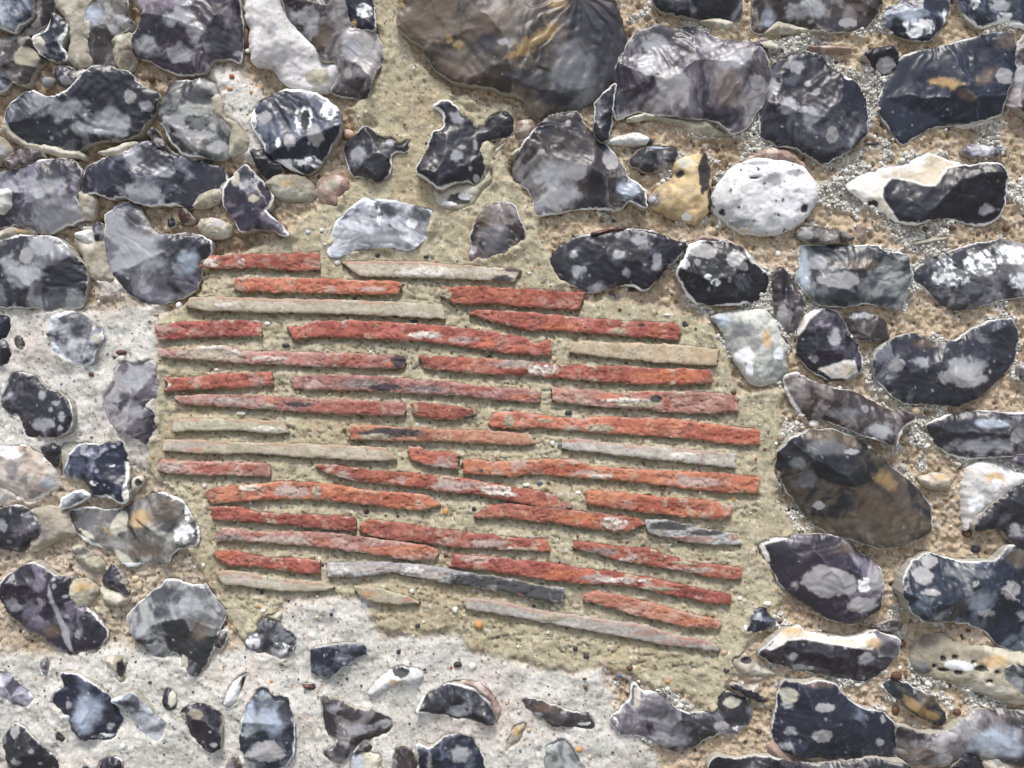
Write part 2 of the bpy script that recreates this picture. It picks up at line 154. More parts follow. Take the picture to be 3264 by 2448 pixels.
G|tn c.5 r9 f3 h18 s10|360,1100 450,1100 560,1180 640,1260 715,1390 690,1440 650,1500 560,1490 470,1500 400,1440 410,1370 350,1350 280,1270 300,1230 370,1180|l 520,1330,100,110 k 640,1350,40,60 p 400,1290,20,24 w 600,1475,60,16 p 640,1420,22,26 k 420,1150,50,30|blue grey arrowhead flint with a jagged left side, bottom left
G|tl c.8 r12 f4 h10|650,1260 740,1230 770,1205 860,1290 900,1370 965,1410 940,1490 900,1530 840,1470 790,1380 730,1310|k 740,1270,40,20 g 900,1440,40,30|slender lilac flint running down to the right, bottom left
G|c.4 f2 h4|940,1290 945,1240 975,1190 1030,1250 1020,1320 980,1335|C 1010,1250,26,50|
G|tk c.15 f4 h12 s5|1045,1340 1110,1290 1190,1280 1250,1330 1310,1380 1290,1470 1300,1530 1240,1565 1160,1540 1100,1460 1090,1400|v 1150,1340,50,30 v 1070,1370,26,30|
G|tw f1 h22|1300,1280 1330,1190 1400,1130 1450,1100 1420,1180 1400,1260 1360,1300 1310,1310|x 1425,1200,18,80|white crescent flake standing proud of the bottom mortar
G|tn c.5 r5 f5 h24 s4|1420,1430 1440,1310 1490,1220 1550,1180 1600,1230 1690,1260 1725,1350 1725,1580 1680,1640 1600,1690 1500,1680 1430,1580 1410,1500|t 1570,1560,120,60 l 1600,1380,70,80 l 1470,1330,30,60 k 1670,1330,40,60|
G|tk c.1 r4 f4 h16 s8|10,1480 70,1410 140,1440 220,1530 320,1640 340,1760 60,1760 30,1600|p 100,1612,26,20 p 185,1557,18,18 t 80,1450,30,40|black spotted flint in the bottom left corner
G|tk c.1 r8 f2 h8|560,1760 580,1630 640,1600 700,1610 730,1760||
G|tg f2|470,1760 480,1640 530,1650 545,1760||
G|tb f1 h4|310,1500 330,1440 370,1500 350,1528||
G|tb f2|1310,1760 1330,1640 1380,1590 1410,1650 1420,1760||
G|tr f1|1760,1170 1850,1180 1840,1212 1790,1206||
G|tb c.5 r4 f8 h18 s8|1890,1240 1960,1250 2070,1320 2180,1330 2290,1380 2310,1440 2230,1490 2120,1510 2060,1570 2000,1640 1920,1620 1890,1580 1960,1560 1990,1500 1900,1460 1890,1350|p 1950,1310,50,40 p 2120,1430,100,40 k 2000,1560,60,40 p 2250,1410,40,30 k 1920,1400,26,40|
H|tC f2 h10|150,1600 200,1560 330,1590 345,1760 150,1760|l 190,1640,40,80|
H|tb r6 f1 h14|160,1585 200,1535 262,1520 282,1550 258,1588||
H|tb c.3 f2|400,1660 430,1540 500,1560 545,1640 520,1760 380,1760||
H|tw f2 h16|245,1240 320,1150 390,1100 450,1070 530,1080 582,1120 550,1180 470,1165 390,1190 300,1250|x 450,1105,50,28 o 420,1160,60,20|white wedge flint with a dark top, below the lowest tiles
H|tk c.15 r9 f3 h16 s3|540,1320 600,1240 700,1190 790,1170 880,1210 950,1270 1000,1350 1005,1410 900,1390 850,1370 780,1380 700,1350 600,1330|p 780,1315,70,36 t 790,1345,50,16|black crescent flint with a pinkish cap, bottom centre
H|tp f1 h4|700,1185 790,1156 900,1168 980,1230 1040,1340 1012,1405 980,1290 880,1203||
H|tb c.15 r3 f4 h12|1165,1260 1230,1255 1330,1290 1450,1340 1560,1355 1600,1430 1560,1450 1450,1425 1330,1415 1280,1370 1190,1310|b 1300,1310,110,30 w 1530,1410,40,10 l 1260,1350,30,14|lens shaped brown flint right of the black crescent flint
H|tC f2 h10|1075,1500 1130,1420 1180,1400 1185,1440 1140,1530 1060,1580|o 1140,1450,30,30 g 1110,1500,20,30|
H|tn c.3 r5 f4 h16|555,1510 620,1550 690,1500 790,1465 870,1510 930,1590 975,1760 560,1760|p 800,1580,60,40 p 620,1620,16,60|
H|tg c.85 f3 h8|1280,1760 1310,1540 1410,1490 1480,1560 1530,1660 1550,1760||
I|tg c.45 r7 f8 h22 s4|-220,1370 -165,1330 -100,1270 -75,1160 -30,1220 110,1240 150,1310 210,1345 370,1340 420,1260 480,1220 560,1270 600,1260 632,1350 600,1420 530,1470 440,1465 350,1500 260,1560 180,1580 100,1540 0,1490 -100,1480 -180,1450 -215,1400|p 110,1500,120,50 C 505,1285,56,32 k 550,1370,60,50 k 60,1330,110,40 g 150,1430,110,40 t 435,1420,50,30 C -60,1240,22,70 w -190,1400,18,40 w 560,1440,60,16|winged dark flint with an up curled right tip, bottom right of the tiles
I|tk f1 h4|490,1190 530,1175 620,1220 712,1270 690,1287 600,1250 540,1212||
I|c.45 r4 f7 h34 s8|660,345 720,320 900,300 1060,285 1190,310 1260,400 1370,490 1395,590 1360,720 1270,790 1210,820 1080,790 980,730 850,640 780,570 730,470|t 1050,560,170,90 w 1255,570,46,46 t 1240,690,100,50 b 1180,360,90,50 k 820,400,90,60 t 1330,560,50,50 k 920,680,90,60 WC 655,340;740,318;860,302;760,330;690,350;735,450;715,455|large pointed grey flint below the big oval flint
I|tn c.15 r5 f6 h34 s22|1465,600 1490,520 1560,440 1660,395 1760,430 1900,450 2040,440 2120,360 2320,340 2320,990 2150,980 2080,940 2000,860 1880,810 1740,790 1600,780 1520,720|t 2115,610,75,55 l 1930,665,80,65 p 1850,610,32,24 t 1620,605,56,20 t 1650,440,50,36 t 1600,520,60,50 p 1980,745,60,24 b 2200,430,90,60 p 2205,760,30,40 g 1850,500,160,30|large blue black flint with white spots, right edge below the middle
I|tn c.2 f3 h6|590,850 640,740 700,720 720,770 770,800 740,830 650,870|p 660,770,20,26|
I|tk c.4 r4 f6 h20 s14|650,980 700,930 800,850 900,830 940,870 1060,890 1200,900 1330,860 1480,900 1490,990 1400,1100 1300,1165 1180,1145 1050,1120 900,1100 800,1060 700,1030|WC 690,950;800,845;900,825;940,865;1060,885;1200,895;1330,860;1365,920;1310,958;1200,948;1060,925;930,908;820,908;720,960 o 850,855,80,22 o 1320,920,50,36 p 850,1000,30,24 p 900,1070,50,26 p 1280,1010,50,40 k 1420,960,50,60|long black flint with a wavy cream top, lower right
I|tb c.4 f2 h6|1270,820 1380,830 1440,795 1510,800 1512,860 1440,866 1340,850|t 1430,850,60,14|
I|tC f2 h6|500,1040 550,1005 600,1010 640,1060 740,1100 762,1130 600,1120 530,1090|x 590,1035,40,20|
I|tC c.3 f5 h14|1570,1020 1640,900 1750,880 1850,950 2000,960 2100,980 2212,1000 2320,1010 2320,1290 2150,1290 2050,1250 1900,1190 1750,1160 1620,1130 1580,1080|x 1745,1020,18,18 x 1812,1012,20,16 x 1965,1078,46,22 x 1830,1098,24,18 v 1680,940,70,40 b 1660,920,70,40 x 2010,1150,20,12 k 1640,1090,40,26 x 1920,1040,14,10 x 1700,1070,14,12 b 1950,1000,80,26 x 2060,1100,18,12 o 2040,1040,110,40 w 1840,1060,110,30 g 1620,1070,40,50 C 2000,1200,150,40 x 1750,1090,30,14|knobbly cream nodule full of dark pits, lower right
I|tg c.4 f2 h28|2065,1140 2110,1060 2200,1040 2320,1060 2320,1260 2160,1240 2090,1200|p 2160,1160,50,50|
I|tS c.5 r2 f3 h16|1410,1170 1460,1150 1560,1190 1680,1250 1750,1340 1750,1390 1700,1410 1610,1360 1480,1270 1410,1210|o 1580,1300,100,36,38 o 1680,1350,50,36 b 1660,1260,50,30|brown translucent pebble shaped like a seed, lower right
I|tn c.15 r4 f6 h34 s8|790,1150 900,1160 1000,1145 1110,1170 1150,1240 1230,1300 1400,1350 1470,1415 1480,1600 1300,1600 1150,1620 1000,1610 880,1590 780,1560 740,1470 760,1330 780,1230|C 830,1230,50,60 t 1030,1290,56,28 t 1020,1460,72,44 p 840,1440,40,24 p 1390,1380,22,22 p 1375,1515,26,24 p 820,1290,40,20 b 1000,1160,100,24 p 820,1530,40,26|big blue black flint with a pale oval spot, bottom right
I|tb c.45 f4 h30|1472,1412 1620,1460 1760,1450 1850,1390 1950,1330 2100,1330 2320,1350 2320,1660 2100,1620 1900,1590 1840,1620 1740,1660 1560,1640 1482,1602|l 2040,1500,150,90 b 1580,1570,80,40 k 1560,1460,80,30 p 1900,1440,60,60|
I|tk c.1 r3 f6 h20|350,1760 360,1640 400,1590 520,1620 640,1600 740,1600 880,1620 1000,1650 1150,1640 1300,1610 1500,1625 1620,1760|g 1050,1660,80,24|
I|tp c.2 f1 h20|715,1540 760,1530 830,1590 900,1640 780,1640 730,1590|b 790,1600,50,24|
I|tk f2 h10|1800,1760 1810,1660 1880,1580 1960,1600 2000,1680 1995,1760||
I|tC f2 h14|1990,1650 2060,1590 2170,1640 2200,1760 2000,1760|g 2080,1620,50,30 w 2080,1680,50,20|
'''
# single pebbles: sheet x,y,rx,ry,colour
PEBBLES = '''I 1525,950,20,20,b I 1480,1130,34,26,b I 1535,1145,16,20,b I 1910,295,28,22,b I 1955,385,30,24,k I 1845,1350,24,20,b I 1480,1340,24,30,b I 675,1465,14,16,b I 1915,868,16,12,b I 920,1115,16,12,o I 550,670,14,12,w I 710,700,24,14,w I 580,845,14,24,w I 1510,1090,14,12,w I 515,85,18,12,o I 120,1155,14,12,r I 95,20,16,14,r I 470,1095,16,12,k I 455,985,16,14,p I 1805,1195,18,12,b I 465,985,12,10,o
H 785,1065,28,18,k H 872,1075,22,22,w H 905,825,26,24,o H 715,155,16,20,o H 1500,1560,22,18,o H 245,160,14,12,k H 712,416,12,16,b H 1548,1015,18,14,k H 1800,1080,18,16,b H 1480,970,14,14,k H 432,992,14,16,k H 548,832,16,12,k H 2022,1158,16,14,o H 745,1085,9,9,r H 516,627,13,13,w H 1225,672,15,12,w H 1285,280,16,9,o H 880,143,12,14,k H 1430,200,9,9,b H 1450,1590,22,22,w H 1140,955,9,7,w H 770,735,16,20,w H 1745,1130,18,12,n H 1700,1580,10,10,b H 1285,590,10,7,b
D 700,642,32,18,b D 1557,472,18,12,w D 1978,112,20,16,w D 1030,362,18,20,w D 1010,466,12,9,w D 1405,1003,28,12,w D 1258,745,14,9,w D 1672,603,22,14,k D 2145,1590,14,12,k D 1640,1558,9,8,n D 1510,770,12,10,k D 520,772,16,14,b D 650,670,14,10,b
A 255,465,40,32,g A 1350,437,16,14,r A 1522,487,9,16,o A 1465,530,10,10,o A 1430,200,22,55,b A 1437,275,15,14,w A 460,12,18,22,k A 865,440,26,26,b A 2035,770,30,26,p A 1905,1430,10,8,w A 1885,1348,12,12,w A 1805,1362,14,12,l A 1340,510,16,12,o A 1443,750,7,7,o
C 1157,1020,16,14,b C 2085,962,20,20,b C 1882,960,18,12,b C 1100,1190,14,8,b C 938,922,10,14,b C 640,770,12,22,k C 2000,962,14,10,b C 427,860,14,14,b C 1130,345,12,8,k C 1650,1335,26,18,b C 1820,1330,26,14,b C 2140,1330,20,20,b C 1800,910,16,12,o C 1485,1490,26,18,w C 1340,830,40,10,k C 20,815,22,20,k C 1160,1135,10,12,b C 785,1480,22,18,w
E 313,635,12,10,w E 267,640,9,10,w E 545,1070,13,10,w E 1440,1000,22,14,k E 1078,825,12,9,k E 975,664,14,8,k E 1712,308,12,14,n E 1744,390,13,11,b E 2125,470,16,12,k E 2020,333,26,18,C E 1190,1428,20,10,w E 1500,1472,16,14,w E 1390,1190,14,12,n E 1345,1180,14,16,w E 710,1585,16,20,o E 1810,270,18,14,k E 1208,174,9,8,w E 1228,153,6,12,o E 525,460,26,12,k E 1355,683,14,14,C E 2020,420,22,8,w E 2150,1040,14,7,C E 600,78,16,10,k E 312,72,14,12,k E 115,1104,12,14,b E 1270,1415,16,12,n E 1998,1450,16,14,b
F 1600,985,30,28,C F 1535,1155,22,14,C F 795,1145,22,22,p F 765,1182,11,9,w F 700,1215,11,8,b F 645,1272,9,9,r F 740,1278,10,9,b F 1335,1200,9,9,w F 660,255,12,14,b F 228,480,20,12,k F 2030,130,12,10,b F 1000,1065,32,22,w F 515,880,18,14,b F 2110,1030,18,10,C F 105,330,22,14,C F 2160,1610,12,10,b F 320,1475,9,12,w
G 1940,765,11,10,k G 250,860,14,14,C G 1540,742,16,12,w G 1515,720,8,10,o G 380,485,12,14,b G 1185,472,11,14,w G 680,425,9,9,b G 1050,830,12,12,b G 870,1165,11,9,b G 1885,480,11,18,k G 715,1540,16,18,w G 1855,660,9,8,w G 2115,1192,8,8,b G 1590,1155,10,8,o G 800,600,20,30,C G 770,560,24,20,C G 480,590,26,22,o G 700,690,30,26,g'''
# tiles: sheet | colour | outline | marks | label
TILES = '''
D|R|1170,128 1215,78 1350,68 1550,64 1870,58 1876,150 1720,158 1500,140 1350,142 1170,146|w 1235,112,55,32 w 1412,108,22,22 g 1555,100,20,10|uppermost red tile at the left, splashed white at its left end
E|C|100,112 250,106 500,106 800,130 1060,150 1160,155 1112,225 980,215 700,200 300,190 200,185|k 1045,208,70,22 k 1110,155,55,14 w 600,170,180,30|pale green buff tile in the top course, dark at its right end
D|O|1375,210 1600,205 1900,212 2100,220 2340,225 2354,250 2340,290 2200,298 1900,290 1600,285 1375,272|l 2180,270,80,14|second orange red tile from the top
E|R|700,265 850,255 1100,265 1300,280 1540,290 1495,395 1300,380 1000,355 760,350 680,300|v 710,305,46,44|red tile directly under the boat shaped black flint
D|C|1080,370 1110,322 1300,316 1600,330 2000,338 2300,348 2600,362 2614,440 2300,425 1900,410 1500,400 1200,392|w 1320,365,60,16 r 2230,420,60,12|long cream tile in the third course
E|R|850,410 900,394 1100,402 1400,430 1700,455 1900,465 2080,478 2095,510 2092,565 1900,550 1700,535 1400,510 1200,510 1050,470 950,450|o 1400,490,120,24 v 1740,520,50,22 k 1870,482,24,14|
D|R|900,480 940,490 1030,465 1200,460 1400,455 1525,470 1530,545 1350,545 1200,545 1000,560 920,562||short red tile at the left end, fourth course
D|R|1680,490 1750,500 1850,460 2000,460 2100,458 2400,475 2600,490 2800,510 3000,540 3100,565 3140,595 3240,570 3230,662 3100,650 2950,640 2700,600 2500,575 2300,565 2100,555 1900,548 1720,560|w 2500,540,110,22 o 2870,590,60,30 l 2720,570,90,20|longest red tile of the fourth course, notched near its right end
E|B|1440,640 1500,580 1800,590 2100,600 2330,625 2308,715 2150,710 1900,690 1600,660||buff tile at the right end of the upper courses
D|P|920,625 1010,625 1150,610 1300,605 1450,640 1700,640 2000,650 2300,660 2385,668 2375,730 2200,735 2000,725 1700,715 1400,700 1100,680 930,665|c 1240,650,220,50 w 1240,610,100,16 w 1380,640,30,14 w 1580,680,110,16 k 2340,695,52,40 o 2285,715,30,20 r 2050,690,180,40|tile fading from cream at left to red with a black right end
E|R|555,665 700,670 900,680 1100,690 1350,715 1700,725 2000,740 2270,745 2292,790 2285,820 2100,830 1800,825 1500,800 1200,775 900,765 700,745 590,735|w 1290,745,90,36 l 1100,715,130,28 g 1130,702,60,12 o 2050,780,260,40|
D|R|945,795 1080,795 1280,770 1450,765 1590,762 1598,830 1500,840 1350,850 1100,860 950,868 990,830|w 985,835,24,12|
D|P|1705,790 1900,780 2100,780 2300,795 2600,815 2900,850 3180,870 3175,935 2950,925 2700,895 2400,880 2100,865 1715,855|g 2110,830,140,30 k 2260,850,90,24 g 2500,860,150,24 r 2800,855,160,20 o 3080,905,80,20|
E|P|1345,850 1450,858 1600,870 1700,890 1850,875 2100,880 2300,885 2435,905 2442,990 2250,1000 2000,990 1850,970 1600,960 1345,925|v 1850,945,160,28 o 1660,905,80,26 w 1760,925,150,14 o 1900,880,80,12 k 1960,915,40,20 r 2020,950,30,40|tile with a white and grey broken scar, right of the middle course
D|P|1010,905 1200,895 1500,900 1800,915 2100,930 2300,935 2380,945 2370,1015 2200,1010 2000,1005 1700,985 1500,970 1300,960 1050,945|r 2100,970,280,50 v 1560,965,60,14 l 1350,930,150,24 k 1750,950,90,16|
E|D|515,940 600,940 750,960 880,980 897,1005 800,1035 700,1037 530,1015|v 540,970,14,30|short dark red tile pointed at its right end, near the centre
E|O|970,1050 1010,995 1150,995 1300,1020 1500,1040 1650,1025 1900,1035 2060,1035 2300,1070 2500,1095 2572,1110 2565,1185 2400,1180 2200,1155 1900,1130 1700,1120 1500,1100 1300,1085 1130,1090 980,1080|v 1090,1045,34,40 v 1620,1090,90,26 v 1300,1045,60,12 l 1460,1090,60,14 r 2350,1130,220,40|bright orange red tile reaching furthest to the right
D|C|1010,1040 1200,1035 1400,1040 1660,1045 1690,1115 1600,1120 1400,1100 1200,1100 1010,1108|w 1550,1095,90,18|short cream tile at the left end, middle course
E|S|155,1080 250,1075 500,1090 800,1105 1000,1110 1220,1130 1242,1180 1150,1190 900,1175 600,1160 300,1160 155,1155|k 380,1120,200,32 v 300,1140,100,20 r 165,1110,30,40|salmon tile with a sooty black left half, centre of the panel
D|C|955,1160 1200,1165 1500,1180 1800,1185 2100,1200 2260,1210 2330,1275 2200,1280 1900,1265 1600,1245 1500,1235 1300,1240 950,1222|o 1150,1220,70,18 l 1080,1190,130,24|
E|L|1400,1160 1500,1155 1700,1185 1900,1200 2100,1215 2200,1225 2430,1240 2420,1325 2300,1310 2100,1285 1900,1265 1700,1240 1500,1220 1400,1205|w 2120,1255,80,24 r 2230,1265,18,30 r 1440,1165,70,10|
D|P|920,1280 1050,1285 1300,1290 1580,1300 1582,1370 1300,1365 1100,1360 920,1345|l 990,1315,80,34 r 1250,1330,120,30 r 1450,1320,60,20|
E|R|490,1195 560,1205 620,1235 700,1230 790,1245 785,1330 700,1320 600,1305 510,1270|l 650,1310,110,12|short red block of tile between two mortar gaps, right of centre left
E|O|820,1285 860,1272 1000,1295 1100,1285 1280,1275 1450,1280 1600,1320 1800,1335 2000,1345 2300,1355 2565,1385 2560,1470 2400,1470 2200,1450 2000,1425 1800,1400 1600,1385 1400,1370 1200,1355 1100,1375 950,1360 820,1355|w 1620,1375,80,14 l 1550,1350,110,16 l 2200,1410,170,30 r 1330,1330,220,36 k 925,1342,14,8|
E|R|-60,1318 60,1310 120,1325 300,1345 500,1355 600,1370 800,1385 930,1410 1100,1440 1250,1460 1380,1490 1390,1530 1460,1535 1455,1560 1300,1555 1100,1515 900,1475 700,1460 500,1430 200,1400 100,1380 0,1345|w 1010,1455,90,32 l 780,1430,170,30 w 1090,1480,50,14|
D|O|1200,1465 1250,1445 1400,1430 1600,1410 1800,1410 2000,1430 2150,1460 2300,1470 2500,1490 2590,1540 2480,1572 2300,1560 2100,1530 1900,1510 1700,1505 1450,1515 1240,1535 1210,1500|w 1465,1440,62,22 v 1855,1470,30,46 l 1700,1465,110,36 r 2200,1510,260,40|
H|O|1550,30 1700,40 1900,65 2100,80 2300,95 2400,125 2395,175 2350,200 2100,180 1900,160 1700,130 1550,110|r 1900,120,240,40|
H|R|880,180 980,120 1100,110 1300,135 1500,160 1700,180 1850,195 1890,230 1780,272 1600,260 1400,225 1200,205 1050,185 900,190|w 1700,222,80,40 o 1450,190,120,24 o 1560,200,60,30|
H|G|1888,205 2010,208 2200,250 2350,282 2452,287 2458,345 2300,350 2150,332 1980,300 1905,270|k 2040,238,130,30 k 2260,278,110,22 r 2150,318,190,16 p 2240,330,90,12 r 2420,300,30,26|sooty grey and pink tile at the right end of the lower courses
G|D|1225,130 1400,130 1500,160 1700,175 1900,180 2070,190 2090,215 2085,265 1950,260 1700,230 1500,215 1240,200|o 1450,162,50,18|dark red tile at the left end of the lower courses
H|R|205,240 260,205 400,220 600,250 800,275 900,290 1100,310 1310,325 1335,385 1200,385 1000,375 800,365 500,330 260,295 210,270|l 950,345,110,30 v 1150,378,120,12 o 230,245,20,34 w 1100,372,20,10|
H|R|1475,330 1600,345 1740,370 1930,375 2010,415 2200,465 2460,490 2460,550 2300,545 2100,500 1900,470 1730,440 1600,400 1475,375|g 1640,395,120,26 v 2150,455,110,12 w 1755,440,24,14 l 2200,500,100,18|
G|P|1260,292 1310,250 1500,280 1700,275 1900,280 2100,305 2300,330 2500,360 2560,380 2568,410 2555,435 2400,440 2200,405 2000,380 1700,345 1400,325 1260,330|g 1340,310,90,20 o 2350,380,260,34 l 1650,320,180,22 r 1480,290,100,12|tile turning from grey pink to bright orange, rounded right end
G|R|1245,395 1350,385 1500,420 1600,435 1700,430 1875,445 1875,520 1700,505 1500,480 1330,470 1270,440|o 1320,410,60,18|
H|R|745,405 900,422 1100,440 1300,460 1500,490 1700,515 1900,545 2100,590 2250,620 2400,655 2395,700 2250,690 2050,650 1850,600 1700,580 1500,580 1300,555 1000,510 745,480|w 1760,560,150,18 l 1600,545,90,20 o 1400,520,130,26 v 1960,610,130,14|longest red tile of the lowest red course
H|G|20,460 200,455 400,460 500,465 700,490 900,530 1100,560 1300,600 1410,610 1412,685 1300,680 1100,630 900,600 700,570 560,540 400,510 200,540 20,535|w 90,500,70,32 l 300,490,160,26 w 530,500,60,26 l 640,525,80,30 k 900,560,190,44 k 1120,600,150,50 k 1300,640,140,50 r 1145,636,18,8|grey tile turning sooty black to the right, lowest courses
G|C|1260,520 1350,505 1500,530 1700,560 1900,575 1960,600 1900,620 1700,625 1500,600 1300,575|p 1400,550,100,26|
H|C|170,600 300,605 400,635 500,665 565,692 450,700 300,685 220,660|r 480,672,70,16 o 260,640,60,20|small yellowish tile with a red tip, bottom course
H|S|1530,650 1600,630 1750,655 1900,695 2100,745 2250,780 2350,820 2330,850 2150,835 2000,805 1800,760 1650,710 1540,685|o 2150,800,120,20|
H|L|830,670 900,672 1100,705 1300,750 1500,770 1700,805 1900,830 2050,880 2200,910 2340,950 2330,975 2200,960 2000,935 1800,895 1600,860 1400,825 1200,785 1000,750 840,725|v 1340,780,70,24 r 2150,920,180,26 r 1900,870,110,20|lilac grey tile slanting down at the very bottom of the panel
'''

# ------------------------------------------------------------------ noise
def _hash(ix, iy, seed):
    h = (ix.astype(np.int64) * 374761393 + iy.astype(np.int64) * 668265263 + seed * 974634777) & 0xffffffff
    h = ((h ^ (h >> 13)) * 1274126177) & 0xffffffff
    h = (h ^ (h >> 16)) & 0xffffffff
    return h / 4294967295.0
def vn(x, y, s, seed=0):
    x = x / s + 1000.5; y = y / s + 1000.5
    ix = np.floor(x); iy = np.floor(y); fx = x - ix; fy = y - iy
    fx = fx * fx * fx * (fx * (fx * 6 - 15) + 10); fy = fy * fy * fy * (fy * (fy * 6 - 15) + 10)
    a = _hash(ix, iy, seed); b = _hash(ix + 1, iy, seed); c = _hash(ix, iy + 1, seed); d = _hash(ix + 1, iy + 1, seed)
    return ((a * (1 - fx) + b * fx) * (1 - fy) + (c * (1 - fx) + d * fx) * fy) * 2 - 1
def fbm(x, y, s, seed=0, o=4, g=0.5):
    v = 0; a = 1; t = 0
    for i in range(o):
        ca, sa = math.cos(i * 1.1), math.sin(i * 1.1)
        v = v + a * vn(x * ca - y * sa, x * sa + y * ca, s, seed + i * 17); t += a; a *= g; s *= 0.5
    return v / t
def cells(x, y, s, seed=0):
    """distance to nearest jittered point and its id"""
    X = x / s; Y = y / s; ix = np.floor(X); iy = np.floor(Y)
    best = np.full(x.shape, 9.0); bid = np.zeros(x.shape)
    for dx in (-1, 0, 1):
        for dy in (-1, 0, 1):
            cx = ix + dx; cy = iy + dy
            px = cx + _hash(cx, cy, seed); py = cy + _hash(cx, cy, seed + 5)
            d = (px - X) ** 2 + (py - Y) ** 2
            m = d < best; best = np.where(m, d, best); bid = np.where(m, _hash(cx, cy, seed + 9), bid)
    return np.sqrt(best) * s, bid
def ss(a, b, x):
    t = np.clip((x - a) / (b - a), 0, 1); return t * t * (3 - 2 * t)
def mix(c, col, t):
    t = np.clip(t, 0, 1)[..., None]; return c * (1 - t) + np.asarray(col) * t

# ------------------------------------------------------------------ outlines
SH = {'A': (0, 0), 'B': (1032, 0), 'C': (2064, 0), 'D': (0, 774), 'E': (1032, 774), 'F': (2064, 774),
      'G': (0, 1548), 'H': (1032, 1548), 'I': (2064, 1548)}
K = 1200 / 2212
def pts(sheet, s, sep=None):
    ox, oy = SH[sheet]
    a = np.array([[float(v) for v in p.split(',')] for p in (s.split(';') if ';' in s else s.split())])
    return a * K + np.array([ox, oy])
def rough(P, amp, seed, step=7.0, cut=9.0, grow=0.0):
    for cu in (cut, cut * .35):                            # soften corners a little, then fray
        Q = np.roll(P, -1, 0); L = np.maximum(np.hypot(*(Q - P).T), 1e-6); f = np.minimum(cu / L, .25)[:, None]
        P = np.stack([P * (1 - f) + Q * f, P * f + Q * (1 - f)], 1).reshape(-1, 2)
    Q = np.roll(P, -1, 0); L = np.hypot(*(Q - P).T); out = []
    for p, q, l in zip(P, Q, L):
        n = max(1, int(round(l / step)))
        for i in range(n): out.append(p + (q - p) * i / n)
    P = np.array(out)
    nx = fbm(P[:, 0], P[:, 1], 26, seed, 3, .6); ny = fbm(P[:, 0], P[:, 1], 26, seed + 77, 3, .6)
    n2x = fbm(P[:, 0], P[:, 1], 9, seed + 31, 2); n2y = fbm(P[:, 0], P[:, 1], 9, seed + 32, 2)
    T_ = np.roll(P, -1, 0) - np.roll(P, 1, 0); T_ /= np.hypot(*T_.T)[:, None] + 1e-9
    ar = np.sum(P[:, 0] * np.roll(P[:, 1], -1) - np.roll(P[:, 0], -1) * P[:, 1])
    P = P + np.stack([T_[:, 1], -T_[:, 0]], 1) * grow * np.sign(ar)
    return P + np.stack([nx, ny], 1) * amp + np.stack([n2x, n2y], 1) * amp * .45
def sdist(X, Y, P):
    """signed distance to outline, positive inside, and nearest point on it"""
    n = X.size; x = X.ravel(); y = Y.ravel()
    best = np.full(n, 1e18); bx = np.zeros(n); by = np.zeros(n); ins = np.zeros(n, bool)
    Q = np.roll(P, -1, 0)
    for (x0, y0), (x1, y1) in zip(P, Q):
        dx, dy = x1 - x0, y1 - y0; L = dx * dx + dy * dy + 1e-9
        t = np.clip(((x - x0) * dx + (y - y0) * dy) / L, 0, 1)
        px = x0 + t * dx; py = y0 + t * dy; d = (x - px) ** 2 + (y - py) ** 2
        m = d < best; best[m] = d[m]; bx[m] = px[m]; by[m] = py[m]
        if abs(dy) > 1e-9:
            c = ((y0 > y) != (y1 > y)) & (x < dx * (y - y0) / dy + x0); ins ^= c
    d = np.sqrt(best); d[~ins] *= -1
    return d.reshape(X.shape), bx.reshape(X.shape), by.reshape(X.shape)

# ------------------------------------------------------------------ mortar raster (also tells stones from joints)
F0, F1, G0, G1, ST = -80, 3344, -80, 2528, 5.0
def axis(a, b):
    core = np.arange(a, b + .1, ST); out = []; s = ST; v = b
    while v < b + 1500:
        s = min(s * 1.12, 28); v += s; out.append(v)
    out = np.array(out)
    return np.concatenate([(a - (out - b))[::-1], core, out]), len(out)
ax, nxo = axis(F0, F1); ay, nyo = axis(G0, G1)
MX, MY = np.meshgrid(ax, ay)
SD = np.full(MX.shape, -200.0)          # nearest flint (positive inside)
TD = np.full(MX.shape, -200.0)          # nearest tile
def stamp(arr, P, pad=130):
    x0, y0 = P.min(0) - pad; x1, y1 = P.max(0) + pad
    i0, i1 = np.searchsorted(ax, [x0, x1]); j0, j1 = np.searchsorted(ay, [y0, y1])
    if i1 <= i0 or j1 <= j0: return
    d, _, _ = sdist(MX[j0:j1, i0:i1], MY[j0:j1, i0:i1], P)
    arr[j0:j1, i0:i1] = np.maximum(arr[j0:j1, i0:i1], d)

# ------------------------------------------------------------------ mesh building
def to_world(x, y, h):
    return np.stack([(x - 1632) * MM, -h * MM, (1224 - y) * MM + CZ], -1)
def make_mesh(name, V, Q, col, rough_a, mat, flat_from=None):
    me = bpy.data.meshes.new(name)
    me.vertices.add(len(V)); me.vertices.foreach_set('co', V.astype(np.float32).ravel())
    n = Q.shape[1]
    me.loops.add(Q.size); me.loops.foreach_set('vertex_index', Q.astype(np.int32).ravel())
    me.polygons.add(len(Q)); me.polygons.foreach_set('loop_start', np.arange(0, Q.size, n, dtype=np.int32))
    me.polygons.foreach_set('loop_total', np.full(len(Q), n, np.int32))
    sm = np.ones(len(Q), bool)
    if flat_from is not None: sm[flat_from:] = False
    me.polygons.foreach_set('use_smooth', sm)
    a = me.attributes.new('pigment', 'FLOAT_COLOR', 'POINT')
    c = np.concatenate([col, rough_a[:, None]], 1); a.data.foreach_set('color', np.clip(c, 0, 1).astype(np.float32).ravel())
    me.materials.append(mat); me.update(); me.validate()
    return me
def link(name, me, parent=None, **props):
    o = bpy.data.objects.new(name, me); sc.collection.objects.link(o)
    if parent: o.parent = parent
    for k, v in props.items():
        if v: o[k] = v
    return o
